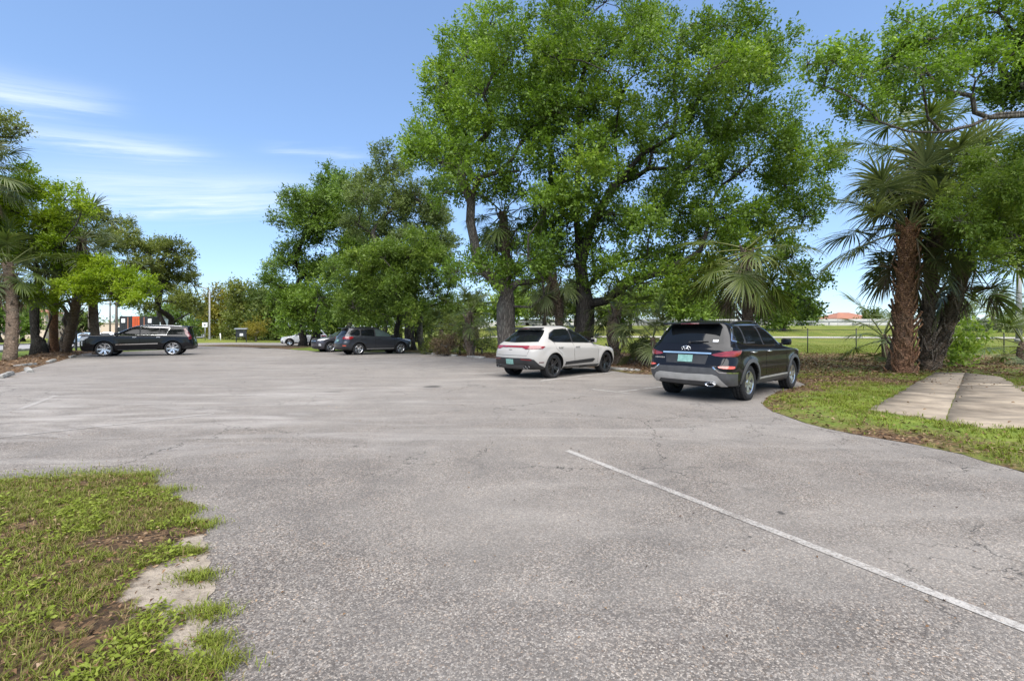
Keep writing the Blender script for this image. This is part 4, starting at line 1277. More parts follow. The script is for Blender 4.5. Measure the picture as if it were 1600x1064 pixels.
def strip(pts, w):
    """Narrow band along a polyline."""
    up, dn = [], []
    for i, p in enumerate(pts):
        a, b = Vector(pts[max(0, i - 1)]), Vector(pts[min(len(pts) - 1, i + 1)])
        d = (b - a).normalized(); nn = Vector((-d.y, d.x)) * w / 2
        up.append((p[0] + nn.x, p[1] + nn.y)); dn.append((p[0] - nn.x, p[1] - nn.y))
    return up + dn[::-1]


class Car:
    def __init__(s, label, paintm, rows, axles, rw, ra, tw=.25, taper=.045, flare=.018, tread=None, name='parked_car'):
        s.root = empty(name, (0, 0, 0), label, 'car')
        s.rows = np.array(rows, float); s.ax, s.rw, s.ra, s.tw = axles, rw, ra, tw
        s.W = s.rows[:, 4].max(); s.L = s.rows[:, 3].max() - s.rows[:, 1].min()
        s.taper, s.flare = taper, flare
        s.surface(); s.body_mesh(paintm)

    def outline(s, r):
        zR, xR, zF, xF, W, rR, rF, bR, bF = r
        W = max(W, 1e-5); rF, rR = min(rF, W * .7), min(rR, W * .7)
        out = []
        for i in range(10):
            y = (W - rF) * i / 10; out.append((xF - bF * (y / W) ** 2, y))
        x0 = xF - bF * ((W - rF) / W) ** 2
        for i in range(9):
            a = PI / 2 * i / 8; out.append((x0 - rF * 1.25 * (1 - math.cos(a)), W - rF + rF * math.sin(a)))
        x1 = xR + bR * ((W - rR) / W) ** 2
        xs, xe = x0 - rF * 1.25, x1 + rR * 1.25
        for i in range(1, 52): out.append((xs + (xe - xs) * i / 52, W))
        for i in range(9):
            a = PI / 2 * (1 - i / 8); out.append((x1 + rR * 1.25 * (1 - math.cos(a)), W - rR + rR * math.sin(a)))
        for i in range(1, 11):
            y = (W - rR) * (1 - i / 10); out.append((xR + bR * (y / W) ** 2, y))
        o = np.array(out)
        o[:, 1] *= 1 - s.taper * np.abs(2 * o[:, 0] / s.L) ** 4
        z = zF + (zR - zF) * np.clip((xF - o[:, 0]) / (xF - xR + 1e-6), 0, 1)
        return np.column_stack([o, z])

    def surface(s, sub=5):
        K = len(s.rows); tt = np.linspace(0, K - 1, (K - 1) * sub + 1)
        R = np.column_stack([pchip(np.arange(K), s.rows[:, j], tt) for j in range(9)])
        P = np.array([s.outline(r) for r in R])
        for ax in s.ax:
            d = np.hypot(P[:, :, 0] - ax, P[:, :, 2] - s.rw)
            P[:, :, 1] += s.flare * np.exp(-((d - s.ra - .02) / .09) ** 2) * (P[:, :, 1] > .6 * s.W) * (P[:, :, 2] < 1.05)
        s.P = P

    def body_mesh(s, paintm):
        P = s.P; K, C = P.shape[:2]
        left = P; right = P[:, 1:-1][:, ::-1].copy(); right[:, :, 1] *= -1
        A_ = np.concatenate([left, right], 1); n = A_.shape[1]
        fs = []
        for i in range(K - 1):
            for k in range(n):
                fs.append((i * n + k, i * n + (k + 1) % n, (i + 1) * n + (k + 1) % n, (i + 1) * n + k))
        fs.append(tuple(range(n))[::-1])
        bm = bmesh.new(); vs = [bm.verts.new(p) for p in A_.reshape(-1, 3)]
        for f in fs:
            try: bm.faces.new([vs[i] for i in f])
            except ValueError: pass
        bmesh.ops.remove_doubles(bm, verts=bm.verts, dist=2e-4)
        bmesh.ops.dissolve_degenerate(bm, dist=1e-5, edges=bm.edges)
        bmesh.ops.recalc_face_normals(bm, faces=bm.faces)
        s.bvh = BVHTree.FromBMesh(bm)
        me = bpy.data.meshes.new('body'); bm.to_mesh(me); bm.free()
        o = bpy.data.objects.new('body', me); COL.objects.link(o)
        mb = MB()
        for ax in s.ax:
            for sd_ in (-1, 1):
                m_ = MB(); nn = 40
                for y in (.50 if s.W > .9 else .45, 1.4):
                    m_.v += [(ax + s.ra * math.cos(2 * PI * k / nn), sd_ * y, s.rw + s.ra * math.sin(2 * PI * k / nn)) for k in range(nn)]
                m_.f = [tuple(range(nn)), tuple(range(nn, 2 * nn))[::-1]] + [(k, nn + k, nn + (k + 1) % nn, (k + 1) % nn) for k in range(nn)]
                if sd_ > 0: m_.f = [f[::-1] for f in m_.f]
                mb.add(m_.v, m_.f)
        cut = bpy.data.objects.new('cut', mb.mesh('cut', False)); COL.objects.link(cut)
        bmc = bmesh.new(); bmc.from_mesh(cut.data); bmesh.ops.recalc_face_normals(bmc, faces=bmc.faces); bmc.to_mesh(cut.data); bmc.free()
        md = o.modifiers.new('b', 'BOOLEAN'); md.operation = 'DIFFERENCE'; md.solver = 'EXACT'; md.object = cut
        dg = bpy.context.evaluated_depsgraph_get(); nm = bpy.data.meshes.new_from_object(o.evaluated_get(dg))
        o.modifiers.clear(); o.data = nm; nm.name = 'body'
        bpy.data.objects.remove(cut)
        nm.materials.clear(); nm.materials.append(paintm); nm.materials.append(M['under'])
        for p in nm.polygons:
            c = p.center; p.use_smooth = True; mi = 0
            for ax in s.ax:
                d = math.hypot(c.x - ax, c.z - s.rw)
                if d < s.ra + .002 and abs(c.y) < s.W + .05:
                    rn = Vector((c.x - ax, 0, c.z - s.rw)).normalized()
                    if d < s.ra * .97 or p.normal.dot(rn) < -.9: mi = 1
            if p.normal.z < -.9 and c.z < .5: mi = 1
            p.material_index = mi
        try: nm.set_sharp_from_angle(angle=math.radians(42))
        except Exception: pass
        o.parent = s.root; s.body = o

    def hit(s, view, a, b):
        if view in ('L', 'R'):
            g = 1 if view == 'L' else -1; o, d = Vector((a, 3 * g, b)), Vector((0, -g, 0)); nr = Vector((a, s.W * g, b))
        elif view == 'rear': o, d = Vector((-6, a, b)), Vector((1, 0, 0)); nr = Vector((-s.L / 2, a, b))
        elif view == 'front': o, d = Vector((6, a, b)), Vector((-1, 0, 0)); nr = Vector((s.L / 2, a, b))
        elif view == 'top': o, d = Vector((a, b, 4)), Vector((0, 0, -1)); nr = Vector((a, b, 1.5))
        else:
            end, g = view[:4], (1 if view[-1] == 'L' else -1)       # 'wrpR_L': arc length from the middle of the rear or front
            rear = view[3] == 'R'
            q = []
            for row in s.P[:-1]:
                rr = row[::-1] if rear else row
                u = np.concatenate([[0], np.cumsum(np.linalg.norm(np.diff(rr[:, :2], axis=0), axis=1))])
                q.append([np.interp(a, u, rr[:, j]) for j in range(3)])
            q = np.array(q); 
            x, y = np.interp(b, q[:, 2], q[:, 0]), np.interp(b, q[:, 2], q[:, 1])
            p = Vector((x, g * y, b)); loc, n, _, _ = s.bvh.find_nearest(p)
            return p, n
        loc, n, _, _ = s.bvh.ray_cast(o, d)
        if loc is None: loc, n, _, _ = s.bvh.find_nearest(nr)
        return loc, n

    def patch(s, name, poly, view, mat, off=.004, depth=.02, step=.06, parent=None, rnd=0, label=None):
        if view == 'sides':
            return [s.patch(name, poly, v_, mat, off, depth, step, parent, rnd) for v_ in ('L', 'R')]
        if view in ('wrpR', 'wrpF'):
            return [s.patch(name, poly, view + '_' + v_, mat, off, depth, step, parent, rnd) for v_ in 'LR']
        if rnd: poly = chaikin(poly, rnd)
        out = []
        for i in range(len(poly)):
            a, b = Vector(poly[i]), Vector(poly[(i + 1) % len(poly)]); n = max(1, int((b - a).length / (step * 1.2)))
            out += [tuple(a.lerp(b, k / n)) for k in range(n)]
        poly = out; xs = [p[0] for p in poly]; ys = [p[1] for p in poly]
        gx, gy = np.meshgrid(np.arange(min(xs), max(xs), step), np.arange(min(ys), max(ys), step)); gx, gy = gx.ravel(), gy.ravel()
        k = inside(poly, gx, gy); gx, gy = gx[k], gy[k]
        if len(gx): k = edge_dist(poly, gx, gy) > step * .3; gx, gy = gx[k], gy[k]
        n = len(poly)
        vo, eo, fo, *_ = delaunay_2d_cdt([Vector(p) for p in poly] + [Vector((a, b)) for a, b in zip(gx, gy)], [(i, (i + 1) % n) for i in range(n)], [list(range(n))], 1, 1e-6)
        H = [s.hit(view, p.x, p.y) for p in vo]
        bm = bmesh.new()
        vt = [bm.verts.new(l + nn * off) for l, nn in H]
        vb = [bm.verts.new(l - nn * depth) for l, nn in H]
        ec = {}
        for f in fo:
            for i in range(len(f)):
                e = (f[i], f[(i + 1) % len(f)]); ec[tuple(sorted(e))] = ec.get(tuple(sorted(e)), []) + [e]
        for f in fo:
            try: bm.faces.new([vt[i] for i in f])
            except ValueError: pass
        for e in ec.values():
            if len(e) == 1:
                a, b = e[0]
                try: bm.faces.new([vt[b], vt[a], vb[a], vb[b]])
                except ValueError: pass
        for v_ in [v_ for v_ in bm.verts if not v_.link_faces]: bm.verts.remove(v_)
        bmesh.ops.recalc_face_normals(bm, faces=bm.faces)
        # an open shell may come out inside out: compare with the body's own normal
        if H and bm.faces:
            bm.faces.ensure_lookup_table(); f0 = bm.faces[0]; loc, nn, _, _ = s.bvh.find_nearest(f0.calc_center_median())
            if nn is not None and f0.normal.dot(nn) < 0: bmesh.ops.reverse_faces(bm, faces=bm.faces)
        me = bpy.data.meshes.new(name); bm.to_mesh(me); bm.free(); me.materials.append(mat)
        o = link(bpy.data.objects.new(name, me), parent or s.root); sharp(o, 50)
        return o

    def wheels(s, style, rim_r, rim='rim_silver', track=None):
        rw, tw = s.rw, s.tw; yo = s.W - .035
        tm = MB(); prof = [(rim_r - .005, -tw * .44), (rim_r + .02, -tw * .5), (rw - .045, -tw * .51), (rw - .012, -tw * .44), (rw, -tw * .33), (rw, tw * .33), (rw - .012, tw * .44), (rw - .045, tw * .51), (rim_r + .02, tw * .5), (rim_r - .005, tw * .44)]
        tm.lathe(prof, 40, 'Y')
        for k in range(60):                                            # tread blocks
            a = 2 * PI * k / 60
            for yy in (-.3, 0.0, .3):
                R_ = Matrix.Rotation(-(a + yy * .15), 3, 'Y'); tm.box(R_ @ Vector((rw + .001, yy * tw, 0)), (.010, tw * .24, .026), R_)
        tme = tm.mesh('tyre'); tme.materials.append(M['rubber'])
        rm = MB()
        rm.lathe([(rim_r, -tw * .40), (rim_r, tw * .42), (rim_r - .012, tw * .44), (rim_r - .028, tw * .40), (rim_r - .03, -tw * .40)], 40, 'Y')
        yh = tw * .30
        rm.lathe([(.0, yh + .012), (.045, yh + .012), (.065, yh), (.075, yh - .06)], 20, 'Y')
        n, twin, w0, w1 = style
        for k in range(n):
            for dlt in ((-twin, twin) if twin else (0,)):
                a = 2 * PI * k / n; R_ = Matrix.Rotation(-(a), 3, 'Y')
                r0_, r1_ = .045, rim_r - .015; vs = []
                for (r, ww, yy, sh) in ((r0_, w0, yh + .004, dlt * .45), ((r0_ + r1_) / 2, (w0 + w1) / 2, yh + .018, dlt * .8), (r1_, w1, tw * .41, dlt)):
                    vs += [R_ @ Vector((r, yy, -ww / 2 + sh * r1_)), R_ @ Vector((r, yy, ww / 2 + sh * r1_)), R_ @ Vector((r, yy - .035, ww * .4 + sh * r1_)), R_ @ Vector((r, yy - .035, -ww * .4 + sh * r1_))]
                fs = [(4 * i + q, 4 * i + 4 + q, 4 * i + 4 + (q + 1) % 4, 4 * i + (q + 1) % 4) for i in range(2) for q in range(4)] + [(8, 9, 10, 11), (3, 2, 1, 0)]
                rm.add(vs, fs)
        rme = rm.mesh('rim', False); rme.materials.append(M[rim]); 
        bmx = bmesh.new(); bmx.from_mesh(rme); bmesh.ops.recalc_face_normals(bmx, faces=bmx.faces); bmx.to_mesh(rme); bmx.free()
        dm = MB(); dm.lathe([(.05, .02), (rim_r * .78, .02), (rim_r * .78, -.01), (.05, -.01)], 28, 'Y', closed=True)
        dm.lathe([(rim_r * .9, -tw * .35), (.05, -tw * .35)], 24, 'Y')
        dme = dm.mesh('wheel', False); dme.materials.append(M['brake'])
        for ax in s.ax:
            for g in (-1, 1):
                h = link(bpy.data.objects.new('wheel', dme), s.root); h.location = (ax, g * (yo - tw / 2), rw - .004)
                h.rotation_euler = (0, RNG.uniform(0, 1), 0 if g > 0 else PI)
                link(bpy.data.objects.new('tyre', tme), h); link(bpy.data.objects.new('rim', rme), h)

    def mirror(s, x, z, mat, y=None):
        for g in (-1, 1):
            loc, n = s.hit('L' if g > 0 else 'R', x, z)
            mb = MB(); mb.box((0, 0, 0), (.13, .21, .15), None, 0, .045)
            mb.box((.03, -.15 * g, -.05), (.07, .14, .05), None, 0, .015)
            o = mb.build('side_mirror', mat, s.root); o.location = (x, loc.y + g * .135, z + .055); sharp(o, 60)
            m2 = MB(); m2.box((-.066, 0, .005), (.006, .17, .11), None, 0, .002); m2.build('mirror_glass', M['glass'], o)

    def rail(s, x0, x1, y, mat, h=.04, z=None):
        for g in (-1, 1):
            pts = []
            for i in range(9):
                x = x0 + (x1 - x0) * i / 8; loc, n = s.hit('top', x, g * y)
                pts.append((x, g * y, loc.z + h * min(1, 3.2 * min(i, 8 - i) / 8)))
            MB().tube(pts, .018, 8).build('roof_rail', mat, s.root)

    def seams(s, lines, view='sides', w=.009):
        for ln in lines: s.patch('panel_gap', strip(ln, w), view, M['gap'], .0015, .006, .05)

    def handles(s, xs, z, mat):
        for x in xs:
            for g, v_ in ((1, 'L'), (-1, 'R')):
                loc, n = s.hit(v_, x, z)
                mb = MB(); mb.box((0, 0, 0), (.20, .022, .032), None, 0, .009); mb.box((.08, -g * .02, 0), (.03, .03, .025)); mb.box((-.08, -g * .02, 0), (.03, .03, .025))
                o = mb.build('door_handle', mat, s.root); o.location = loc + n * .03; o.rotation_euler = (0, 0, 0)

    def place(s, x, y, heading, anchor):
        """Set the car down so that a wheel contact point (local) sits at the world x, y."""
        sl = (gz(x, y + 1) - gz(x, y - 1)) / 2; sx = 0
        R_ = Matrix.Rotation(math.atan(sl), 4, 'X') @ Matrix.Rotation(math.radians(heading), 4, 'Z')
        a = R_ @ Vector((anchor[0], anchor[1], 0))
        p = Vector((x - a.x, y - a.y, 0)); p.z = gz(x, y) - a.z + .004
        s.root.matrix_world = Matrix.Translation(p) @ R_


def antenna(car, x, mat):
    loc, n = car.hit('top', x, 0)
    mb = MB(); mb.add([(.09, 0, 0), (-.07, .022, 0), (-.07, -.022, 0), (-.05, 0, .065), (.06, .018, 0), (.06, -.018, 0)], [(0, 4, 3), (0, 3, 5), (4, 1, 3), (5, 3, 2), (1, 2, 3)])
    o = mb.build('shark_fin_antenna', mat, car.root, False); o.location = loc + Vector((0, 0, -.003))


# ---------------- near black crossover
c = Car('glossy black crossover with silver rear bumper trim parked nearest, seen from behind', M['paint_black'], [
    # zR, xR, zF, xF, W, rR, rF, bR, bF
    (.30, -2.15, .22, 2.15, .78, .22, .25, .10, .15),
    (.36, -2.27, .28, 2.27, .875, .24, .30, .12, .20),
    (.50, -2.365, .44, 2.37, .925, .26, .32, .12, .22),
    (.68, -2.385, .64, 2.385, .945, .26, .34, .12, .24),
    (.76, -2.355, .74, 2.37, .945, .26, .34, .12, .24),
    (.92, -2.305, .86, 2.34, .938, .26, .34, .12, .24),
    (1.03, -2.29, .95, 2.22, .940, .26, .34, .12, .24),
    (1.10, -2.255, 1.02, 1.55, .922, .26, .32, .12, .20),
    (1.15, -2.235, 1.085, 1.12, .890, .28, .34, .13, .16),
    (1.19, -2.215, 1.13, 1.00, .862, .28, .34, .13, .16),
    (1.36, -2.09, 1.34, .62, .790, .26, .32, .12, .14),
    (1.53, -1.955, 1.53, .26, .690, .24, .30, .11, .12),
    (1.60, -1.93, 1.605, .05, .600, .22, .28, .10, .10),
    (1.645, -1.82, 1.65, -.15, .430, .2, .2, .08, .08),
    (1.665, -1.70, 1.675, -.35, .0, .1, .1, .0, .0)], (-1.33, 1.435), .365, .425)
P_ = c.patch
P_('windscreen', [(-.70, 1.14), (.70, 1.14), (.56, 1.52), (-.56, 1.52)], 'front', M['glass'], rnd=1)
P_('rear_window', [(-.70, 1.185), (0, 1.165), (.70, 1.185), (.60, 1.50), (.52, 1.535), (-.52, 1.535), (-.60, 1.50)], 'rear', M['glass'])
P_('window_surround', [(-1.94, 1.24), (-1.42, 1.155), (.84, 1.10), (.66, 1.27), (.17, 1.555), (-.5, 1.565), (-1.62, 1.55), (-1.76, 1.48)], 'sides', M['trim'], .002)
q = P_('quarter_window', [(-1.90, 1.255), (-1.44, 1.175), (-1.40, 1.52), (-1.60, 1.53), (-1.72, 1.46)], 'sides', M['glass'], rnd=1)
P_('rear_door_window', [(-1.37, 1.165), (-.50, 1.135), (-.50, 1.545), (-1.33, 1.535)], 'sides', M['glass'])
P_('front_door_window', [(-.42, 1.135), (.78, 1.115), (.62, 1.26), (.16, 1.54), (-.42, 1.548)], 'sides', M['glass'])
P_('window_trim', strip([(-1.95, 1.24), (-1.42, 1.155), (-.46, 1.118), (.80, 1.095)], .022), 'sides', M['chrome'], .007)
P_('window_trim', strip([(-1.95, 1.24), (-1.75, 1.48), (-1.62, 1.545), (-1.0, 1.565), (-.4, 1.568), (.16, 1.558), (.66, 1.255)], .016), 'sides', M['chrome'], .006)
c.seams([[(-.46, 1.12), (-.47, .70), (-.45, .42)], [(-1.40, 1.16), (-1.36, .88), (-1.05, .62), (-.98, .42)], [(.86, 1.10), (.90, .8), (.86, .42)], [(-.98, .43), (.86, .43)]])
c.seams([[(-.80, .99), (-.74, .78), (-.60, .70), (.60, .70), (.74, .78), (.80, .99)]], 'rear', .010)
# lower cladding, arches and sills
for ax in c.ax:
    P_('wheel_arch_trim', ring(ax, .365, .424, .495, -22, 202), 'sides', M['trim_grey'], .014)
P_('sill_trim', [(-.92, .25), (.98, .25), (.95, .44), (-.88, .44)], 'sides', M['trim_grey'], .012)
P_('sill_strip', strip([(-.86, .425), (.92, .425)], .03), 'sides', M['silver'], .02)
P_('rear_bumper_trim', [(-1.30, .36), (0, .34), (1.30, .36), (1.22, .58), (.80, .58), (.62, .68), (-.62, .68), (-.80, .58), (-1.22, .58)], 'wrpR_L' if 0 else 'rear', M['trim_grey'], .010) if 0 else None
P_('rear_bumper_trim', [(0, .335), (.62, .345), (1.10, .345), (1.12, .60), (.82, .61), (.62, .70), (0, .71)], 'wrpR', M['trim_grey'], .010)
P_('bumper_skid_plate', [(0, .44), (.56, .44), (.68, .345), (.80, .345), (.66, .54), (.56, .575), (0, .565)], 'wrpR', M['silver'], .022)
P_('bumper_strip', strip([(.58, .715), (.70, .62), (1.12, .605)], .022), 'wrpR', M['chrome'], .016)
P_('bumper_reflector', [(.70, .70), (1.02, .685), (1.0, .745), (.66, .735)], 'wrpR', M['amber_lens'], .012, rnd=1)
P_('tail_light', [(.50, .965), (.62, .925), (1.02, .925), (1.16, .985), (1.20, 1.055), (.98, 1.035), (.86, 1.045)], 'wrpR', M['red_lens'], .016, rnd=1)
P_('tailgate_bar', strip([(0, .99), (.52, .985)], .03), 'wrpR', M['chrome'], .014)
P_('plate_recess', [(-.42, .77), (.42, .77), (.46, .95), (-.46, .95)], 'rear', M['trim'], .003)
pl = P_('number_plate', [(-.155, .80), (.155, .80), (.155, .945), (-.155, .945)], 'rear', M['plate'], .016)
# emblem: oval ring with a slanted H
def emblem(car, y0, z0, sc_):
    loc, n = car.hit('rear', y0, z0); mb = MB(); nn = 28
    rg = [(math.cos(2 * PI * k / nn) * .075 * sc_, math.sin(2 * PI * k / nn) * .04 * sc_) for k in range(nn + 1)]
    mb.tube([(0, a, b) for a, b in rg], .0065 * sc_, 6, False)
    for pts in (((-.045, -.028), (-.015, .028)), ((.015, -.028), (.045, .028)), ((-.032, -.004), (.032, .004))):
        mb.tube([(0, pts[0][0] * sc_, pts[0][1] * sc_), (0, (pts[0][0] + pts[1][0]) / 2 * sc_, (pts[0][1] + pts[1][1]) / 2 * sc_), (0, pts[1][0] * sc_, pts[1][1] * sc_)], .008 * sc_, 6)
    o = mb.build('emblem', M['chrome'], car.root); o.location = loc + Vector((-.012, 0, 0)); o.rotation_euler = (0, math.radians(-12), 0)
    return o
emblem(c, 0, 1.075, 1.25)
mb = MB(); mb.box((0, 0, 0), (.26, 1.22, .035), None, 0, .014); sp_ = mb.build('roof_spoiler', M['paint_black'], c.root); sp_.location = (-1.985, 0, 1.60); sp_.rotation_euler = (0, math.radians(-5), 0); sharp(sp_)
mb = MB(); mb.box((0, 0, 0), (.012, .40, .022)); o = mb.build('brake_light', M['dark_red'], sp_); o.location = (-.128, 0, -.004)
mb = MB(); loc, n = c.hit('rear', -.05, 1.20); l2, _ = c.hit('rear', -.42, 1.225)
mb.tube([loc + Vector((-.02, 0, 0)), loc + Vector((-.03, -.15, .02)), l2 + Vector((-.015, 0, 0))], .012, 6); mb.tube([loc + Vector((-.03, 0, -.01)), loc + Vector((.02, 0, -.01))], .03, 8)
mb.build('rear_wiper', M['trim'], c.root)
P_('window_sticker', [(-.60, 1.215), (-.50, 1.215), (-.50, 1.255), (-.60, 1.255)], 'rear', M['sticker'], .006, .001)
for (y0, ln) in ((.30, [[(0, 0), (0, 1)], [(0, .5), (.4, .9)], [(.55, 0), (.55, 1)]]),):
    pass
lo_, hi_ = c.hit('rear', .62, .875), None
mb = MB()
for k in range(7):                                                   # small chrome model lettering left of the plate
    loc, n = c.hit('rear', .70 - k * .035, .872); mb.box(loc + Vector((-.006, 0, 0)), (.008, .022, .024 + .006 * (k % 2)))
mb.build('badge_lettering', M['chrome'], c.root, False)
for g in (-1, 1):
    if g > 0: continue
    loc, n = c.hit('rear', g * .52, .42); mb = MB()
    mb.lathe([(.060, -.06), (.075, -.06), (.075, .06), (.060, .06)], 16, 'Z', closed=True)
    o = mb.build('exhaust_tip', M['chrome'], c.root); o.location = loc + Vector((.0, 0, -.045)); o.rotation_euler = (0, PI / 2, 0); o.scale = (.55, 1.35, 1)
P_('headlight', [(.40, .86), (1.0, .90), (1.15, .93), (.9, .97), (.4, .93)], 'wrpF', M['white_lens'], .01)
P_('grille', [(-.55, .42), (.55, .42), (.62, .84), (-.62, .84)], 'front', M['trim'], .008)
c.wheels((5, .16, .07, .05), .245)
c.mirror(.72, 1.12, M['paint_black']); c.rail(-1.55, .05, .60, M['trim'], .045); c.handles((-1.18, -.28), .99, M['chrome']); antenna(c, -1.55, M['paint_black'])
g = G(1172, 625.5)
c.place(g.x, g.y, 42.5, (-1.33, -.91)); SF = c

# ---------------- warm white sporty crossover
c = Car('warm white sporty crossover with black wheels parked under the big oaks', M['paint_white'], [
    (.28, -2.10, .20, 2.12, .80, .25, .28, .12, .16),
    (.33, -2.25, .26, 2.25, .89, .30, .36, .16, .24),
    (.48, -2.345, .42, 2.34, .945, .36, .40, .20, .28),
    (.64, -2.36, .58, 2.36, .962, .38, .42, .20, .30),
    (.82, -2.33, .72, 2.32, .962, .38, .42, .20, .30),
    (.93, -2.28, .82, 2.22, .958, .38, .42, .20, .30),
    (1.00, -2.235, .90, 1.75, .935, .38, .42, .20, .26),
    (1.045, -2.18, .98, 1.20, .900, .38, .40, .20, .20),
    (1.09, -2.09, 1.04, 1.00, .858, .36, .38, .18, .18),
    (1.24, -1.86, 1.22, .64, .785, .32, .34, .16, .16),
    (1.41, -1.60, 1.42, .20, .690, .28, .30, .12, .12),
    (1.52, -1.48, 1.53, -.05, .590, .26, .28, .10, .10),
    (1.575, -1.34, 1.59, -.25, .420, .2, .2, .08, .08),
    (1.595, -1.2, 1.615, -.40, .0, .1, .1, 0, 0)], (-1.375, 1.432), .365, .415, .28, .05, .03)
P_ = c.patch
P_('windscreen', [(-.72, 1.05), (.72, 1.05), (.56, 1.45), (-.56, 1.45)], 'front', M['glass'], rnd=1)
P_('rear_window', [(-.74, 1.10), (0, 1.075), (.74, 1.10), (.66, 1.30), (.58, 1.45), (-.58, 1.45), (-.66, 1.30)], 'rear', M['glass'])
P_('window_surround', [(-1.50, 1.19), (-1.32, 1.095), (.86, 1.04), (.68, 1.19), (.14, 1.495), (-.38, 1.525), (-1.05, 1.485), (-1.36, 1.37)], 'sides', M['trim'], .002)
P_('rear_door_window', [(-1.47, 1.20), (-1.30, 1.11), (-.42, 1.085), (-.42, 1.505), (-1.06, 1.465), (-1.36, 1.34)], 'sides', M['glass'])
P_('front_door_window', [(-.35, 1.085), (.80, 1.055), (.66, 1.17), (.12, 1.475), (-.35, 1.505)], 'sides', M['glass'])
P_('window_trim', strip([(-1.46, 1.19), (-1.30, 1.095), (-.4, 1.07), (.82, 1.04)], .018), 'sides', M['trim'], .006)
c.seams([[(-.385, 1.07), (-.40, .7), (-.36, .38)], [(-1.30, 1.09), (-1.30, .9), (-1.05, .72), (-.98, .38)], [(.88, 1.03), (.92, .75), (.88, .38)]])
c.seams([[(-.74, 1.06), (-.62, .70), (.62, .70), (.74, 1.06)]], 'rear', .009)
P_('light_bar', [(0, .935), (.42, .93), (.55, .885), (1.08, .90), (1.15, .96), (.9, .99), (.5, .985), (0, .985)], 'wrpR', M['red_lens'], .016)
P_('light_bar_trim', [(.62, .905), (1.02, .912), (1.0, .935), (.62, .93)], 'wrpR', M['dark_red'], .02)
P_('rear_diffuser', [(0, .285), (.60, .29), (1.0, .30), (1.18, .34), (1.02, .42), (.86, .58), (.70, .625), (0, .62)], 'wrpR', M['trim'], .014)
P_('diffuser_insert', [(0, .30), (.5, .31), (.62, .36), (.5, .42), (0, .40)], 'wrpR', M['trim_grey'], .022)
P_('number_plate', [(-.15, .44), (.15, .44), (.15, .585), (-.15, .585)], 'rear', M['plate'], .022)
P_('bumper_reflector', strip([(.42, .585), (.78, .575)], .035), 'wrpR', M['dark_red'], .02)
P_('side_marker', strip([(-2.02, .50), (-1.86, .50)], .022), 'sides', M['dark_red'], .008)
P_('side_blade', [(-.86, .385), (.60, .42), (.72, .50), (.62, .535), (-.82, .475)], 'sides', M['trim'], .014)
P_('sill_trim', [(-.93, .24), (.98, .24), (.98, .33), (-.93, .33)], 'sides', M['trim'], .008)
P_('headlight', [(.55, .74), (1.05, .80), (1.15, .88), (.9, .90), (.6, .86)], 'wrpF', M['white_lens'], .01)
P_('front_intake', [(-.7, .36), (.7, .36), (.62, .60), (-.62, .60)], 'front', M['trim'], .008)
mb = MB(); mb.box((0, 0, 0), (.24, 1.16, .03), None, 0, .012); sp_ = mb.build('roof_spoiler', M['trim'], c.root); sp_.location = (-1.545, 0, 1.515); sp_.rotation_euler = (0, math.radians(-7), 0); sharp(sp_)
mb = MB(); mb.box((0, 0, 0), (.01, .34, .016)); o = mb.build('brake_light', M['dark_red'], sp_); o.location = (-.118, 0, 0)
mb = MB()
for k in range(5):
    loc, n = c.hit('rear', .06 - k * .03, .865); mb.box(loc + Vector((-.005, 0, 0)), (.006, .018, .02))
mb.build('badge_lettering', M['trim_grey'], c.root, False)
for g in (-1, 1):
    for d in (-.055, .055):
        loc, n = c.hit('rear', g * .60 + d, .36); mb = MB()
        mb.lathe([(.040, -.06), (.050, -.06), (.050, .05), (.040, .05)], 16, 'Z', closed=True)
        o = mb.build('exhaust_tip', M['rim_black'], c.root); o.location = loc + Vector((-.005, 0, -.01)); o.rotation_euler = (0, PI / 2, 0)
c.wheels((5, .14, .035, .035), .275, 'rim_black')
c.mirror(.74, 1.06, M['paint_white']); c.handles((-1.08, -.22), .93, M['paint_white']); antenna(c, -1.25, M['trim'])
g = G(866, 591)
c.place(g.x, g.y, 45.0, (-1.375, -.93))


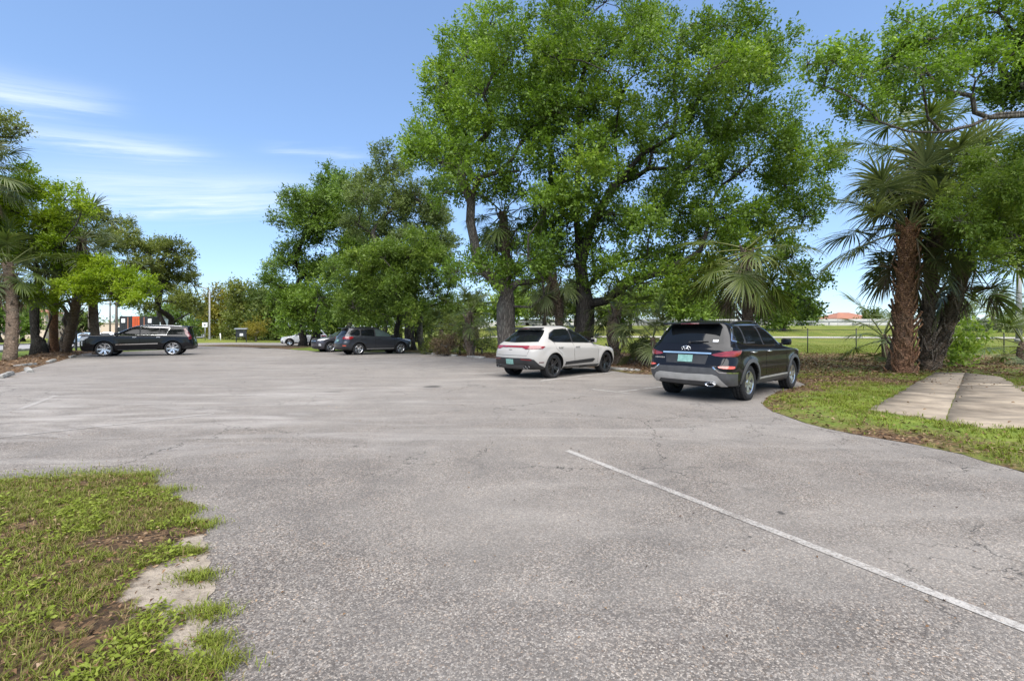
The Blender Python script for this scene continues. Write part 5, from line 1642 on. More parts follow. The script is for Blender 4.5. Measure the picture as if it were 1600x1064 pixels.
# ---------------- three row crossover shape, used for three cars in different paint
def wagon(label, pm, k=1.0, wheels=(5, .13, .06, .05), clear=True, rails=True):
    c = Car(label, pm, [
        (.30, -2.28, .22, 2.28, .78, .24, .26, .10, .16),
        (.36, -2.41, .28, 2.40, .875, .28, .34, .14, .24),
        (.52, -2.49, .46, 2.48, .935, .30, .38, .14, .28),
        (.72, -2.50, .66, 2.50, .955, .30, .40, .14, .28),
        (.88, -2.44, .82, 2.47, .955, .30, .40, .14, .28),
        (1.02, -2.41, .93, 2.38, .950, .30, .40, .14, .28),
        (1.12, -2.39, 1.02, 1.85, .930, .30, .38, .14, .22),
        (1.18, -2.37, 1.10, 1.32, .900, .30, .36, .14, .18),
        (1.22, -2.35, 1.15, 1.16, .870, .30, .34, .14, .18),
        (1.42, -2.22, 1.40, .72, .795, .28, .32, .13, .15),
        (1.62, -2.08, 1.62, .26, .700, .26, .30, .12, .12),
        (1.71, -2.05, 1.71, .02, .610, .24, .28, .10, .10),
        (1.755, -1.92, 1.76, -.18, .430, .2, .2, .08, .08),
        (1.77, -1.8, 1.785, -.35, .0, .1, .1, 0, 0)], (-1.42, 1.47), .375, .435, .25, .05, .022)
    P_ = c.patch
    P_('windscreen', [(-.72, 1.16), (.72, 1.16), (.58, 1.61), (-.58, 1.61)], 'front', M['glass_clear'], rnd=1)
    P_('rear_window', [(-.72, 1.22), (.72, 1.22), (.62, 1.60), (-.62, 1.60)], 'rear', M['glass'], rnd=1)
    P_('window_surround', [(-2.10, 1.34), (-1.87, 1.225), (1.0, 1.14), (.75, 1.35), (.19, 1.63), (-.3, 1.65), (-1.3, 1.635), (-1.74, 1.6), (-1.98, 1.49)], 'sides', M['trim'], .002)
    P_('quarter_window', [(-2.08, 1.34), (-1.86, 1.24), (-1.34, 1.215), (-1.32, 1.61), (-1.72, 1.585), (-1.96, 1.48)], 'sides', M['glass'], rnd=1)
    P_('rear_door_window', [(-1.26, 1.21), (-.36, 1.18), (-.36, 1.635), (-1.22, 1.62)], 'sides', M['glass'])
    P_('front_door_window', [(-.28, 1.18), (.94, 1.15), (.72, 1.34), (.18, 1.615), (-.28, 1.635)], 'sides', M['glass_clear'] if clear else M['glass'])
    c.seams([[(-.32, 1.17), (-.33, .75), (-.30, .42)], [(-1.30, 1.2), (-1.28, .95), (-1.05, .7), (-.98, .42)], [(1.0, 1.14), (1.02, .8), (.96, .42)]])
    for ax in c.ax: P_('wheel_arch_trim', ring(ax, .375, .434, .485, -20, 200), 'sides', M['trim'], .012)
    P_('sill_trim', [(-.95, .26), (1.0, .26), (1.0, .40), (-.92, .40)], 'sides', M['trim'], .010)
    P_('sill_strip', strip([(-.9, .375), (.96, .375)], .028), 'sides', M['silver'], .018)
    P_('tail_light', [(.56, 1.02), (.98, .98), (1.22, .99), (1.34, 1.10), (1.20, 1.16), (.9, 1.17), (.60, 1.11)], 'wrpR', M['red_lens'], .016, rnd=1)
    P_('bumper_reflector', [(.74, .56), (.98, .56), (.96, .62), (.74, .62)], 'wrpR', M['amber_lens'], .01)
    P_('rear_bumper_trim', [(0, .33), (1.1, .34), (1.05, .48), (0, .50)], 'wrpR', M['trim'], .010)
    P_('number_plate', [(-.15, .84), (.15, .84), (.15, .98), (-.15, .98)], 'rear', M['plate'], .012)
    P_('headlight', [(.62, .82), (1.10, .86), (1.36, .98), (1.10, 1.0), (.7, .95)], 'wrpF', M['white_lens'], .014, rnd=1)
    P_('fog_lamp', [(.78, .46), (.98, .46), (.98, .60), (.84, .62)], 'wrpF', M['white_lens'], .01)
    P_('grille', [(-.56, .62), (.56, .62), (.62, .80), (.54, .93), (-.54, .93), (-.62, .80)], 'front', M['trim'], .008)
    P_('grille_bar', strip([(-.5, .80), (.5, .80)], .035), 'front', M['chrome'], .018)
    P_('front_bumper_trim', [(0, .27), (.8, .28), (.95, .42), (0, .44)], 'wrpF', M['trim'], .01)
    mb = MB(); mb.box((0, 0, 0), (.24, 1.22, .03), None, 0, .012); sp_ = mb.build('roof_spoiler', pm, c.root); sp_.location = (-2.11, 0, 1.705); sharp(sp_)
    c.wheels(wheels, .255)
    c.mirror(.86, 1.16, pm); c.handles((-1.08, -.15), 1.03, pm); antenna(c, -1.7, pm)
    if rails: c.rail(-1.75, .15, .60, M['trim'], .055)
    return c


c = wagon('dark grey three row crossover with silver wheels parked beyond the grey white car', M['paint_grey'])
g = G(561, 554.6); c.place(g.x, g.y, 41.0, (-1.42, -.92))
c = wagon('violet grey crossover backed in, its nose showing behind the dark grey car', M['paint_grey2'], clear=False, wheels=(5, .10, .05, .05))
g = G(517, 550.2); c.place(g.x, g.y, 221.0, (1.47, .92))
c = wagon('white crossover parked beyond two tree trunks at the far end', M['paint_bright_white'], clear=False)
g = G(452.5, 540.2); c.place(g.x, g.y, 200.0, (1.47, .92))

# ---------------- long black luxury wagon
c = Car('long black luxury wagon with big chrome wheels parked at the left', M['paint_black'], [
    (.36, -2.66, .30, 2.62, .84, .2, .22, .06, .10),
    (.42, -2.78, .34, 2.74, .94, .22, .26, .08, .16),
    (.60, -2.84, .50, 2.82, 1.00, .22, .28, .08, .18),
    (.80, -2.80, .76, 2.84, 1.02, .20, .28, .08, .18),
    (1.00, -2.76, 1.05, 2.83, 1.02, .20, .28, .08, .18),
    (1.14, -2.75, 1.205, 2.76, 1.01, .20, .28, .08, .18),
    (1.20, -2.74, 1.255, 2.10, .985, .20, .26, .08, .14),
    (1.24, -2.73, 1.28, 1.42, .955, .20, .26, .08, .12),
    (1.28, -2.72, 1.30, 1.24, .925, .20, .26, .08, .12),
    (1.50, -2.66, 1.50, .86, .870, .18, .26, .08, .10),
    (1.70, -2.60, 1.70, .50, .800, .18, .26, .08, .10),
    (1.79, -2.57, 1.79, .28, .720, .18, .24, .08, .08),
    (1.845, -2.45, 1.85, .10, .50, .2, .2, .06, .06),
    (1.86, -2.3, 1.87, -.1, .0, .1, .1, 0, 0)], (-1.72, 1.58), .43, .485, .29, .03, .02)
P_ = c.patch
P_('windscreen', [(-.78, 1.28), (.78, 1.28), (.66, 1.69), (-.66, 1.69)], 'front', M['glass'], rnd=1)
P_('rear_window', [(-.76, 1.28), (.76, 1.28), (.70, 1.68), (-.70, 1.68)], 'rear', M['glass'], rnd=1)
P_('window_surround', [(-1.42, 1.27), (1.10, 1.255), (.83, 1.48), (.43, 1.70), (-.5, 1.725), (-1.58, 1.715)], 'sides', M['trim'], .002)
P_('quarter_window', [(-2.48, 1.30), (-1.46, 1.285), (-1.62, 1.70), (-2.42, 1.70)], 'sides', M['glass'])
P_('rear_door_vent_window', [(-1.02, 1.285), (-1.30, 1.285), (-1.46, 1.69), (-1.06, 1.69)], 'sides', M['glass'])
P_('rear_door_window', [(-.98, 1.285), (-.12, 1.285), (-.12, 1.71), (-1.02, 1.70)], 'sides', M['glass'])
P_('front_door_window', [(-.05, 1.285), (1.04, 1.275), (.80, 1.46), (.42, 1.68), (-.05, 1.71)], 'sides', M['glass'])
P_('window_trim', strip([(-1.40, 1.262), (-.2, 1.262), (1.16, 1.25)], .028), 'sides', M['chrome'], .008)
P_('window_trim', strip([(-1.38, 1.27), (-1.56, 1.715)], .035), 'sides', M['chrome'], .008)
P_('window_trim', strip([(-1.55, 1.72), (-.5, 1.735), (.42, 1.71), (1.04, 1.34)], .016), 'sides', M['chrome'], .007)
P_('door_strip', strip([(-.98, .74), (1.04, .69)], .05), 'sides', M['chrome'], .018)
c.seams([[(-.085, 1.26), (-.09, .8), (-.08, .48)], [(-1.32, 1.26), (-1.28, 1.0), (-1.14, .8), (-1.1, .48)], [(1.1, 1.25), (1.12, .8), (1.06, .48)]])
P_('tail_light', [(.90, 1.0), (1.08, .98), (1.12, 1.3), (1.04, 1.66), (.92, 1.68), (.88, 1.3)], 'wrpR', M['dark_red'], .014)
P_('headlight', [(.70, 1.03), (.98, .92), (1.14, .96), (1.30, 1.12), (1.28, 1.17), (.9, 1.15)], 'wrpF', M['white_lens'], .012)
P_('daytime_lamp', strip([(1.03, .88), (1.02, .64)], .06), 'wrpF', M['white_lens'], .014)
P_('grille', [(-.58, .58), (.58, .58), (.66, .80), (.60, 1.08), (-.60, 1.08), (-.66, .80)], 'front', M['chrome'], .010)
P_('rear_bumper_trim', [(0, .40), (1.3, .41), (1.25, .56), (0, .58)], 'wrpR', M['trim'], .012)
P_('number_plate', [(-.15, .86), (.15, .86), (.15, 1.0), (-.15, 1.0)], 'rear', M['plate'], .01)
mb = MB(); mb.box((0, 0, 0), (1.9, .05, .04), None, 0, .015)
for g in (-1, 1):
    o = mb.build('side_step', M['trim'], c.root); o.location = (0, g * .98, .375); sharp(o)
mb = MB(); mb.box((0, 0, 0), (.28, 1.36, .04), None, 0, .015); o = mb.build('roof_spoiler', M['paint_black'], c.root); o.location = (-2.66, 0, 1.80); sharp(o)
c.wheels((7, .10, .045, .035), .335, 'rim_silver')
c.mirror(1.02, 1.27, M['paint_black']); c.handles((-1.0, .16), 1.12, M['chrome']); c.rail(-2.30, .20, .70, M['chrome'], .05); antenna(c, -1.9, M['paint_black'])
g = G(269.5, 555.2); c.place(g.x, g.y, 206.5, (-1.72, .99))


# ------------------------------------------------------------------ wheel stops
def wheel_stop_mesh(seed):
    rs = np.random.default_rng(seed); L = 1.75; n = 14; vs = []
    prof = [(-.085, 0), (-.085, .05), (-.055, .115), (.055, .115), (.085, .05), (.085, 0)]
    for i in range(n + 1):
        x = -L / 2 + L * i / n; e = .82 if i in (0, n) else 1.0
        for (y, z) in prof: vs.append((x + rs.normal(0, .008), y * e + rs.normal(0, .004), z * e * (1 - .06 * rs.random()) if z else -.03))
    m = len(prof); fs = [(i * m + k, i * m + k + 1, (i + 1) * m + k + 1, (i + 1) * m + k) for i in range(n) for k in range(m - 1)]
    fs += [tuple(range(m))[::-1], tuple(n * m + k for k in range(m))]
    fs = [f[::-1] for f in fs]
    mb = MB(); mb.add(vs, fs); me = mb.mesh('wheel_stop', False); me.materials.append(M['stop']); return me


WS = [wheel_stop_mesh(i) for i in range(4)]
SG = 'concrete wheel stops'


def wstop(px, py, ang, label, k=0, roll=0.0, s=1.0):
    g = G(px, py)
    o = link(bpy.data.objects.new('wheel_stop', WS[k % 4])); o.location = g; o.rotation_euler = (roll, 0, math.radians(ang)); o.scale = (s, 1, 1)
    return tag(o, label, 'wheel stop', SG)


wstop(10, 588, -50, 'mossy concrete wheel stop nearest at the left edge of the picture', 0, .08, 1.0)
wstop(45, 580, -40, 'tilted concrete wheel stop lying across its neighbour at the left', 1, .12, 1.0)
wstop(38, 573, -64, 'pale concrete wheel stop behind the tilted one at the left', 2)
wstop(80, 566, -52, 'rounded concrete wheel stop left of the black sign frame', 3, 0, 1.05)
wstop(113, 558.5, -54, 'concrete wheel stop in front of the long black car', 0)
wstop(671, 553.2, -52, 'concrete wheel stop at the nose of the dark grey car', 1)
wstop(702, 556, -52, 'middle concrete wheel stop by the brown brush', 2)
wstop(744, 559.2, -52, 'concrete wheel stop just left of the grey white car', 3)
wstop(968, 579, -50, 'concrete wheel stop at the nose of the grey white car', 0)
wstop(1098, 588, -48, 'concrete wheel stop between the two near cars', 1)

# ------------------------------------------------------------------ chain link fence behind the trees on the right
M['fence'] = plain('black_fence_steel', (.012, .013, .013), .5, .2, 0, .2)
FH = 1.62
fence = empty('chain_link_fence', (10, 30.3, gz(10, 30.3)), 'black chain link fence along the grass field behind the palms', 'fence')
FO = Vector((10, 30.3, gz(10, 30.3)))
pm = MB(); pm.tube([(0, 0, -.2), (0, 0, FH + .04)], .032, 8); pm.tube([(0, 0, FH + .04), (0, 0, FH + .09)], [.045, .012], 8); pme = pm.mesh('post'); pme.materials.append(M['fence'])
SPN = 3.15
rm = MB(); rm.tube([(0, 0, FH), (SPN, 0, FH)], .021, 6); rme = rm.mesh('top_rail'); rme.materials.append(M['fence'])
wm = MB(); st_ = .085; w_ = .0022
for i in range(-int(FH / st_) - 1, int(SPN / st_) + 1):
    for sg in (1, -1):
        x0 = i * st_ if sg > 0 else (i * st_ + FH)
        pts = [(x0, 0.02), (x0 + sg * (FH - .04), FH - .02)]
        (xa, za), (xb, zb) = pts
        if xa > xb: xa, za, xb, zb = xb, zb, xa, za
        if xb < 0 or xa > SPN: continue
        if xa < 0: za = za + (zb - za) * (0 - xa) / (xb - xa); xa = 0
        if xb > SPN: zb = za + (zb - za) * (SPN - xa) / (xb - xa); xb = SPN
        d = Vector((xb - xa, 0, zb - za)); n_ = Vector((-d.z, 0, d.x)).normalized() * w_
        wm.add([(xa + n_.x, sg * .002, za + n_.z), (xa - n_.x, sg * .002, za - n_.z), (xb - n_.x, sg * .002, zb - n_.z), (xb + n_.x, sg * .002, zb + n_.z)], [(0, 1, 2, 3)])
wme = wm.mesh('wire_mesh', False); wme.materials.append(M['fence'])
NF = 20
for i in range(NF + 1):
    x = -5.5 + SPN * i; y = 31.2 - .035 * SPN * i; z = gz(x, y)
    for nm, me_ in (('post', pme), ('top_rail', rme), ('wire_mesh', wme)):
        if i == NF and nm != 'post': continue
        o = link(bpy.data.objects.new(nm, me_), fence); o.location = Vector((x, y, z)) - FO; o.rotation_euler = (0, 0, math.atan(-.035))

# ------------------------------------------------------------------ bank beyond the fence: path, guard rail, wall, house
M['pale'] = plain('pale_concrete_path', (.33, .31, .26), .9, 0, 0, .12, 1.5)
M['galv'] = plain('galvanised_steel', (.30, .31, .32), .45, .6, 0, .15, 4)
M['wallw'] = plain('white_render', (.46, .45, .42), .85, 0, 0, .08, .6)
M['roof'] = plain('orange_roof_tiles', (.26, .11, .065), .8, 0, 0, .2, 1.2)
M['beige'] = plain('beige_render', (.52, .42, .33), .85, 0, 0, .08, .5)
M['dark'] = plain('dark_paint', (.014, .016, .019), .55, 0, 0, .2)
M['orange'] = plain('orange_paint', (.55, .085, .015), .5, 0, 0, .12)
M['wood'] = plain('pole_wood', (.10, .085, .07), .9, 0, 0, .25, 3)
M['window'] = glass('window_glass', (.02, .025, .03))
M['signw'] = plain('white_sign_face', (.72, .72, .70), .5, 0, 0, .06)
M['lampgrey'] = plain('grey_lamp_post', (.22, .22, .215), .6, .1, 0, .1, 2)


def ribbon(name, pts, w, dz, mat):
    vs, fs = [], []
    for i, p in enumerate(pts):
        d = (Vector(pts[min(i + 1, len(pts) - 1)]) - Vector(pts[max(i - 1, 0)])).normalized(); s = Vector((-d.y, d.x)) * w / 2
        for q in (Vector(p) + s, Vector(p) - s): vs.append((q.x, q.y, gz(q.x, q.y) + dz))
        if i: k = 2 * i; fs.append((k - 2, k - 1, k + 1, k))
    me = bpy.data.meshes.new(name); me.from_pydata(vs, [], fs); me.update()
    return tag(mesh_obj(name, me, None, mat), kind='structure')


ribbon('path', [(x, 54 - .03 * x) for x in np.arange(-4, 90, 1.5)], 1.8, .06, M['pale'])
ribbon('bank_road', [(x, 84.5 - .03 * x) for x in np.arange(-2, 130, 2)], 7.0, .10, M['street'])
gr = empty('guard_rail', (10, 79, gz(10, 79)), 'long grey steel guard rail on top of the grassy bank', 'guard rail'); go = Vector((10, 79, gz(10, 79)))
mb = MB(); prof = [(0, .5), (.05, .54), (0, .60), (.05, .66), (.05, .70), (0, .76), (.05, .80)]
xs_ = np.arange(-2, 124, 2.0)
for i in range(len(xs_) - 1):
    a, b = [Vector((x, 79 - .03 * x, gz(x, 79 - .03 * x))) - go for x in (xs_[i], xs_[i + 1])]
    vs = [a + Vector((0, -p, h)) for p, h in prof] + [b + Vector((0, -p, h)) for p, h in prof]; m = len(prof)
    mb.add(vs, [(k, k + 1, m + k + 1, m + k) for k in range(m - 1)])
mb.build('rail_beam', M['galv'], gr)
pm = MB(); pm.box((0, 0, .36), (.12, .14, .86)); pme = pm.mesh('rail_post', False); pme.materials.append(M['galv'])
for x in xs_[::2]:
    o = link(bpy.data.objects.new('rail_post', pme), gr); o.location = Vector((x, 79.12 - .03 * x, gz(x, 79 - .03 * x))) - go
# white parapet wall behind the road, cast in panels
wl_ = empty('white_wall', (20, 90, gz(20, 90)), 'low white wall beyond the guard rail', 'wall'); wo = Vector((20, 90, gz(20, 90)))
pm = MB(); pm.box((0, 0, .55), (5.94, .25, 1.5), None, 0, .02); pme = pm.mesh('wall_panel', False); pme.materials.append(M['wallw'])
for i in range(23):
    x = -6 + 6 * i; o = link(bpy.data.objects.new('wall_panel', pme), wl_); o.location = Vector((x, 90 - .03 * x, gz(x, 90))) - wo; o.rotation_euler = (0, 0, -.03)


def house(name, label, loc, w, d, h, roof_h, wall, roofm, rz=0.0, wins=3, flat=False, storeys=1):
    r = empty(name, loc, label, 'house' if not flat else 'building', rz=rz)
    mb = MB(); mb.box((0, 0, h / 2 - .5), (w, d, h + 1)); mb.build('wall', wall, r, False)
    if flat:
        mb = MB(); mb.box((0, 0, h + .12), (w + .3, d + .3, .28), None, 0, .03); mb.build('roof', roofm, r, False)
    else:
        e = .5; mb = MB(); a, b = w / 2 + e, d / 2 + e
        mb.add([(-a, -b, h), (a, -b, h), (a, b, h), (-a, b, h), (-a + b, 0, h + roof_h), (a - b, 0, h + roof_h), (-a, -b, h - .15), (a, -b, h - .15), (a, b, h - .15), (-a, b, h - .15)],
               [(0, 1, 5, 4), (1, 2, 5), (2, 3, 4, 5), (3, 0, 4), (6, 7, 1, 0), (7, 8, 2, 1), (8, 9, 3, 2), (9, 6, 0, 3), (9, 8, 7, 6)])
        mb.build('roof', roofm, r, False)
    for s_ in range(storeys):
        for i in range(wins):
            x = -w / 2 + w * (i + .5) / wins; zc = (h / storeys) * (s_ + .55)
            mb = MB(); mb.box((0, 0, 0), (1.3, .10, 1.3)); f = mb.build('window', M['signw'], r, False); f.location = (x, -d / 2 - .03, zc)
            mb = MB(); mb.box((0, -.06, 0), (1.1, .02, 1.1)); mb.build('pane', M['window'], f, False)
    return r


b = gb(1318, 118); house('house', 'white house with orange tiled roof beyond the bank', b, 10, 7, EYE + (HZ - 498) / FPX * 118 - b.z, 1.6, M['wallw'], M['roof'], .1, 4)
b = gb(22, 92); house('apartment_house', 'beige two storey house across the street at the left edge', b, 12, 9, 5.2, 1.4, M['beige'], M['roof'], .5, 3, False, 2)
b = gb(148, 105); house('shop_building', 'low pale building across the street behind the palms', b, 16, 8, 3.0, .5, M['beige'], M['pale'], .35, 4, True)
b = gb(1420, 112); house('service_building', 'low pale building on the bank behind the palm clump', b, 22, 8, EYE + (HZ - 500) / FPX * 112 - b.z, .4, M['wallw'], M['galv'], 0, 5, True)
# dark cargo box kiosk with an orange door
b = gb(219, 78); k_ = empty('container_kiosk', b, 'dark box shaped kiosk with bright orange door panel above the long black car', 'kiosk', rz=.28)
h = EYE + (HZ - 494.5) / FPX * 78 - b.z; w = 4.7
mb = MB(); mb.box((0, 0, h / 2 - .2), (w, 2.6, h + .4))
for i in range(19):
    if abs(i - 9) > 2: mb.box((-w / 2 + .12 + i * (w - .24) / 18, -1.32, h / 2), (.10, .05, h - .3))
mb.build('wall', M['dark'], k_, False)
mb = MB(); mb.box((0, -1.36, h / 2 + .1), (1.0, .06, h - .35)); dr = mb.build('door', M['orange'], k_, False)
mb = MB(); mb.box((.0, -1.41, h / 2), (.05, .05, h - .5)); mb.box((.26, -1.41, h / 2), (.04, .05, h - .5)); mb.box((-.26, -1.41, h / 2), (.04, .05, h - .5)); mb.build('lock_bar', M['dark'], dr, False)
for x in (-w / 2 + .55, w / 2 - .4):
    mb = MB(); mb.box((x, -1.37, h - .75), (.5, .05, .7)); mb.build('window', M['signw'], k_, False)
for x in (-1.15, 1.15):
    mb = MB(); mb.box((x, -1.36, h / 2), (.14, .05, h - .3)); mb.build('trim_strip', M['roof'], k_, False)
b = gb(250, 84); house('pale_shed', 'pale blue grey shed right of the dark kiosk', b, 2.6, 3, EYE + (HZ - 497) / FPX * 84 - b.z, .4, plain('pale_shed_paint', (.42, .50, .52), .7), M['galv'], .1, 1, True)


# ------------------------------------------------------------------ street furniture
def street_lamp(label, px, y, top, arm, r=.11):
    b = gb(px, y); o = empty('street_lamp', b, label, 'lamp'); h = EYE + (HZ - top) / FPX * y - b.z
    mb = MB(); mb.tube([(0, 0, -.3), (0, 0, .2), (0, 0, h)], [r * 1.1, r, r * .75], 12); mb.tube([(0, 0, 0), (0, 0, .12)], r * 1.7, 12); mb.build('pole', M['lampgrey'], o)
    mb = MB(); mb.tube([(0, 0, h - .1), (arm * .3, -.1, h + .35), (arm * .7, -.2, h + .65), (arm, -.3, h + .8)], .11, 8); mb.build('arm', M['lampgrey'], o)
    mb = MB(); mb.box((arm * 1.1, -.3, h + .82), (1.0, .34, .2), None, 0, .05); hd = mb.build('lamp_head', M['lampgrey'], o)
    mb = MB(); mb.box((arm * 1.12, -.3, h + .745), (.5, .2, .03)); mb.build('lens', M['signw'], hd)
    return o


street_lamp('grey street lamp with a curved arm standing on the far grass', 327.5, 83, 454, -2.1, .16)
b = gb(1592, 48); o = empty('light_pole', b, 'tall pale grey pole at the right edge beyond the fence', 'pole')
mb = MB(); mb.tube([(0, 0, -.3), (0, 0, 9.5)], [.26, .20], 16); mb.build('pole', M['lampgrey'], o)
mb = MB(); mb.tube([(0, 0, 0), (0, 0, .35)], .34, 16); mb.build('base', M['stop'], o)
mb = MB(); mb.box((0, -.2, 9.5), (1.6, .5, .25), None, 0, .05); mb.build('lamp_head', M['lampgrey'], o)
# white road sign
b = gb(320.5, 76); o = empty('road_sign', b, 'small white sign on a post left of the street lamp', 'sign')
mb = MB(); mb.tube([(0, 0, -.2), (0, 0, 2.6)], .05, 8); mb.build('post', M['galv'], o)
mb = MB(); mb.box((0, -.07, 2.55), (.85, .03, .78), None, 0, .01); s_ = mb.build('sign_plate', M['signw'], o)
mb = MB(); mb.tube([(0, -.095, 2.36), (.0, -.095, 2.70)], .05, 6); mb.tube([(-.02, -.095, 2.70), (-.17, -.095, 2.62), (-.17, -.095, 2.48)], .035, 6); mb.tube([(.02, -.095, 2.70), (.17, -.095, 2.62), (.17, -.095, 2.48)], .035, 6)
mb.build('sign_symbol', M['dark'], s_)
b = gb(345, 78); o = empty('marker_post', b, 'short white marker post on the far grass', 'post', rz=0)
mb = MB(); mb.tube([(0, 0, -.2), (-.1, 0, 1.05)], .085, 10); mb.tube([(-.1, 0, 1.05), (-.105, 0, 1.13)], [.085, .05], 10); mb.build('post', M['signw'], o)
# notice board
b = gb(377, 68); o = empty('notice_board', b, 'dark two post notice board with a white paper on the far grass', 'notice board')
for x in (-.75, .75):
    mb = MB(); mb.box((x, 0, .9), (.10, .10, 2.1)); mb.build('post', M['dark'], o, False)
mb = MB(); mb.box((0, 0, 1.25), (1.4, .07, 1.1)); mb.build('board', M['dark'], o, False)
mb = MB(); mb.add([(-.95, -.25, 1.9), (.95, -.25, 1.9), (.95, 0, 2.02), (-.95, 0, 2.02), (.95, .25, 1.9), (-.95, .25, 1.9), (-.95, -.25, 1.84), (.95, -.25, 1.84), (.95, .25, 1.84), (-.95, .25, 1.84)], [(0, 1, 2, 3), (3, 2, 4, 5), (6, 7, 1, 0), (8, 9, 5, 4), (9, 8, 7, 6), (7, 8, 4, 2, 1), (9, 6, 0, 3, 5)]); mb.build('roof', M['galv'], o, False)
mb = MB(); mb.box((.05, -.05, 1.05), (.5, .02, .35)); mb.build('paper', M['signw'], o, False)
# black sign frame in the planting bed
b = G(119, 549.5); o = empty('sign_frame', b, 'empty black post and arm sign frame in the planting bed by the long black car', 'sign frame')
mb = MB(); mb.box((0, 0, .72), (.10, .10, 1.75), None, 0, .01); mb.build('post', M['dark'], o, False)
mb = MB(); mb.box((.06, 0, 1.42), (1.0, .07, .075), None, 0, .008); mb.build('arm', M['dark'], o, False)
mb = MB(); mb.tube([(0, 0, 1.595), (0, 0, 1.66)], [.075, .02], 4); mb.build('finial', M['dark'], o, False)
# bare leaning stem in the bed with a pale broken stub
b = G(73, 552.5); o = empty('dead_stem', b, 'thin leaning dead stem with a pale broken top among the dark trunks', 'dead tree')
mb = MB(); mb.tube([(0, 0, -.1), (.16, 0, .8), (.30, 0, 1.55)], [.10, .075, .06], 8); mb.build('stem', M['bark_pale'], o)
mb = MB(); mb.tube([(.30, 0, 1.55), (.24, 0, 2.1), (.08, 0, 2.85)], [.055, .05, .015], 8); mb.build('broken_top', plain('split_wood', (.38, .22, .10), .9, 0, 0, .2), o)


def utility_pole(label, px, y, top, r, transformer=False, arm=True):
    b = gb(px, y); o = empty('utility_pole', b, label, 'pole'); h = EYE + (HZ - top) / FPX * y - b.z
    mb = MB(); mb.tube([(0, 0, -.4), (0, 0, h)], [r, r * .7], 10); mb.build('pole', M['wood'], o)
    if arm:
        mb = MB(); mb.box((0, 0, h - .7), (2.2, .12, .14)); a = mb.build('crossarm', M['wood'], o, False)
        for x in (-.95, 0.25, .95):
            mb = MB(); mb.tube([(x, 0, h - .63), (x, 0, h - .48), (x, 0, h - .42)], [.03, .05, .03], 8); mb.build('insulator', M['stop'], a)
    if transformer:
        mb = MB(); mb.lathe([(.0, h - 2.6), (.30, h - 2.6), (.32, h - 2.5), (.32, h - 1.75), (.28, h - 1.65), (0, h - 1.62)], 14); t_ = mb.build('transformer', M['dark'], o); t_.location = (.45, 0, 0)
    return o, h


utility_pole('utility pole with a dark transformer left of the dark kiosk', 182, 70, 452, .2, True)
utility_pole('plain utility pole behind the leaning palm stem', 139, 74, 470, .16)
utility_pole('thin distant utility pole beside the transformer pole', 172, 95, 470, .16)


# parked cars across the street
def far_car(label, px, y, pm, rz):
    c = Car(label, pm, [(.26, -2.1, .24, 2.1, .74, .2, .2, .1, .1), (.5, -2.25, .46, 2.25, .86, .25, .3, .1, .2), (.8, -2.24, .68, 2.22, .9, .25, .3, .1, .2), (.95, -2.2, .82, 1.7, .86, .25, .3, .1, .15),
                        (1.02, -1.7, .96, 1.05, .80, .25, .3, .1, .12), (1.25, -1.3, 1.25, .5, .68, .22, .25, .1, .1), (1.42, -.9, 1.42, .1, .5, .2, .2, .05, .05), (1.46, -.7, 1.47, -.1, 0, .1, .1, 0, 0)], (-1.35, 1.35), .32, .37, .21, .05, .01)
    c.patch('side_window', [(-1.2, 1.03), (.8, 1.0), (.25, 1.33), (-.9, 1.34)], 'sides', M['glass'], step=.2)
    c.patch('windscreen', [(-.62, 1.0), (.62, 1.0), (.48, 1.36), (-.48, 1.36)], 'front', M['glass'], step=.2)
    c.wheels((6, 0, .06, .05), .21)
    b = gb(px, y); c.place(b.x, b.y, rz, (0, 0)); return c


far_car('pale blue saloon parked across the street behind the sign frame', 131, 58, M['paint_blue'], 200)
far_car('white saloon parked across the street behind the booted palm', 163, 66, M['paint_bright_white'], 205)


# ------------------------------------------------------------------ grass and fallen leaves
def blades(P, L, W, tint, rs, lean=.55, bend=.5):
    n = len(P); a = rs.uniform(0, 2 * PI, n); H = np.column_stack([np.cos(a), np.sin(a), np.zeros(n)])
    S = np.column_stack([-np.sin(a), np.cos(a), np.zeros(n)]); U = np.array([0, 0, 1.0])
    l_ = np.abs(rs.normal(lean, .3, n))[:, None]; L = L[:, None]; W = W[:, None]
    d1 = unit(U + H * l_ * .6); d2 = unit(U * (1 - bend * .7) + H * (l_ + bend))
    m = P + d1 * L * .5; t_ = m + d2 * L * .5
    lo = np.stack([P - S * W * .5, P + S * W * .5, m + S * W * .42, m - S * W * .42], 1)
    hi = np.stack([m - S * W * .42, m + S * W * .42, t_ + S * W * .06, t_ - S * W * .06], 1)
    return np.concatenate([lo, hi]), np.concatenate([tint, np.clip(tint + .05, 0, 1)])


def nz3(x, y, s, o=0.0): return np.array([mnoise.noise(Vector((a * s + o, b * s, o * 1.7))) for a, b in zip(x, y)])


def scatter(poly, n, rs, bb=None):
    p = np.array(poly); x0, y0 = p.min(0) if bb is None else bb[0]; x1, y1 = p.max(0) if bb is None else bb[1]
    x = rs.uniform(x0, x1, n); y = rs.uniform(y0, y1, n); k = inside(poly, x, y); return x[k], y[k]


# near patch of grass at the lower left
isl = g2((-420, 790), (-200, 768), (0, 753), (100, 746), (180, 742), (236, 746), (256, 768), (300, 792), (302, 812), (322, 824), (296, 850), (322, 884), (330, 905), (343, 952), (330, 985), (336, 1020), (345, 1064)) + [(-1.05, 1.5), (-.95, .8), (-1.4, -1.5), (-6, -2), (-9, 1)]
isl_poly = subdiv(isl, .03, .085, 12, .7)


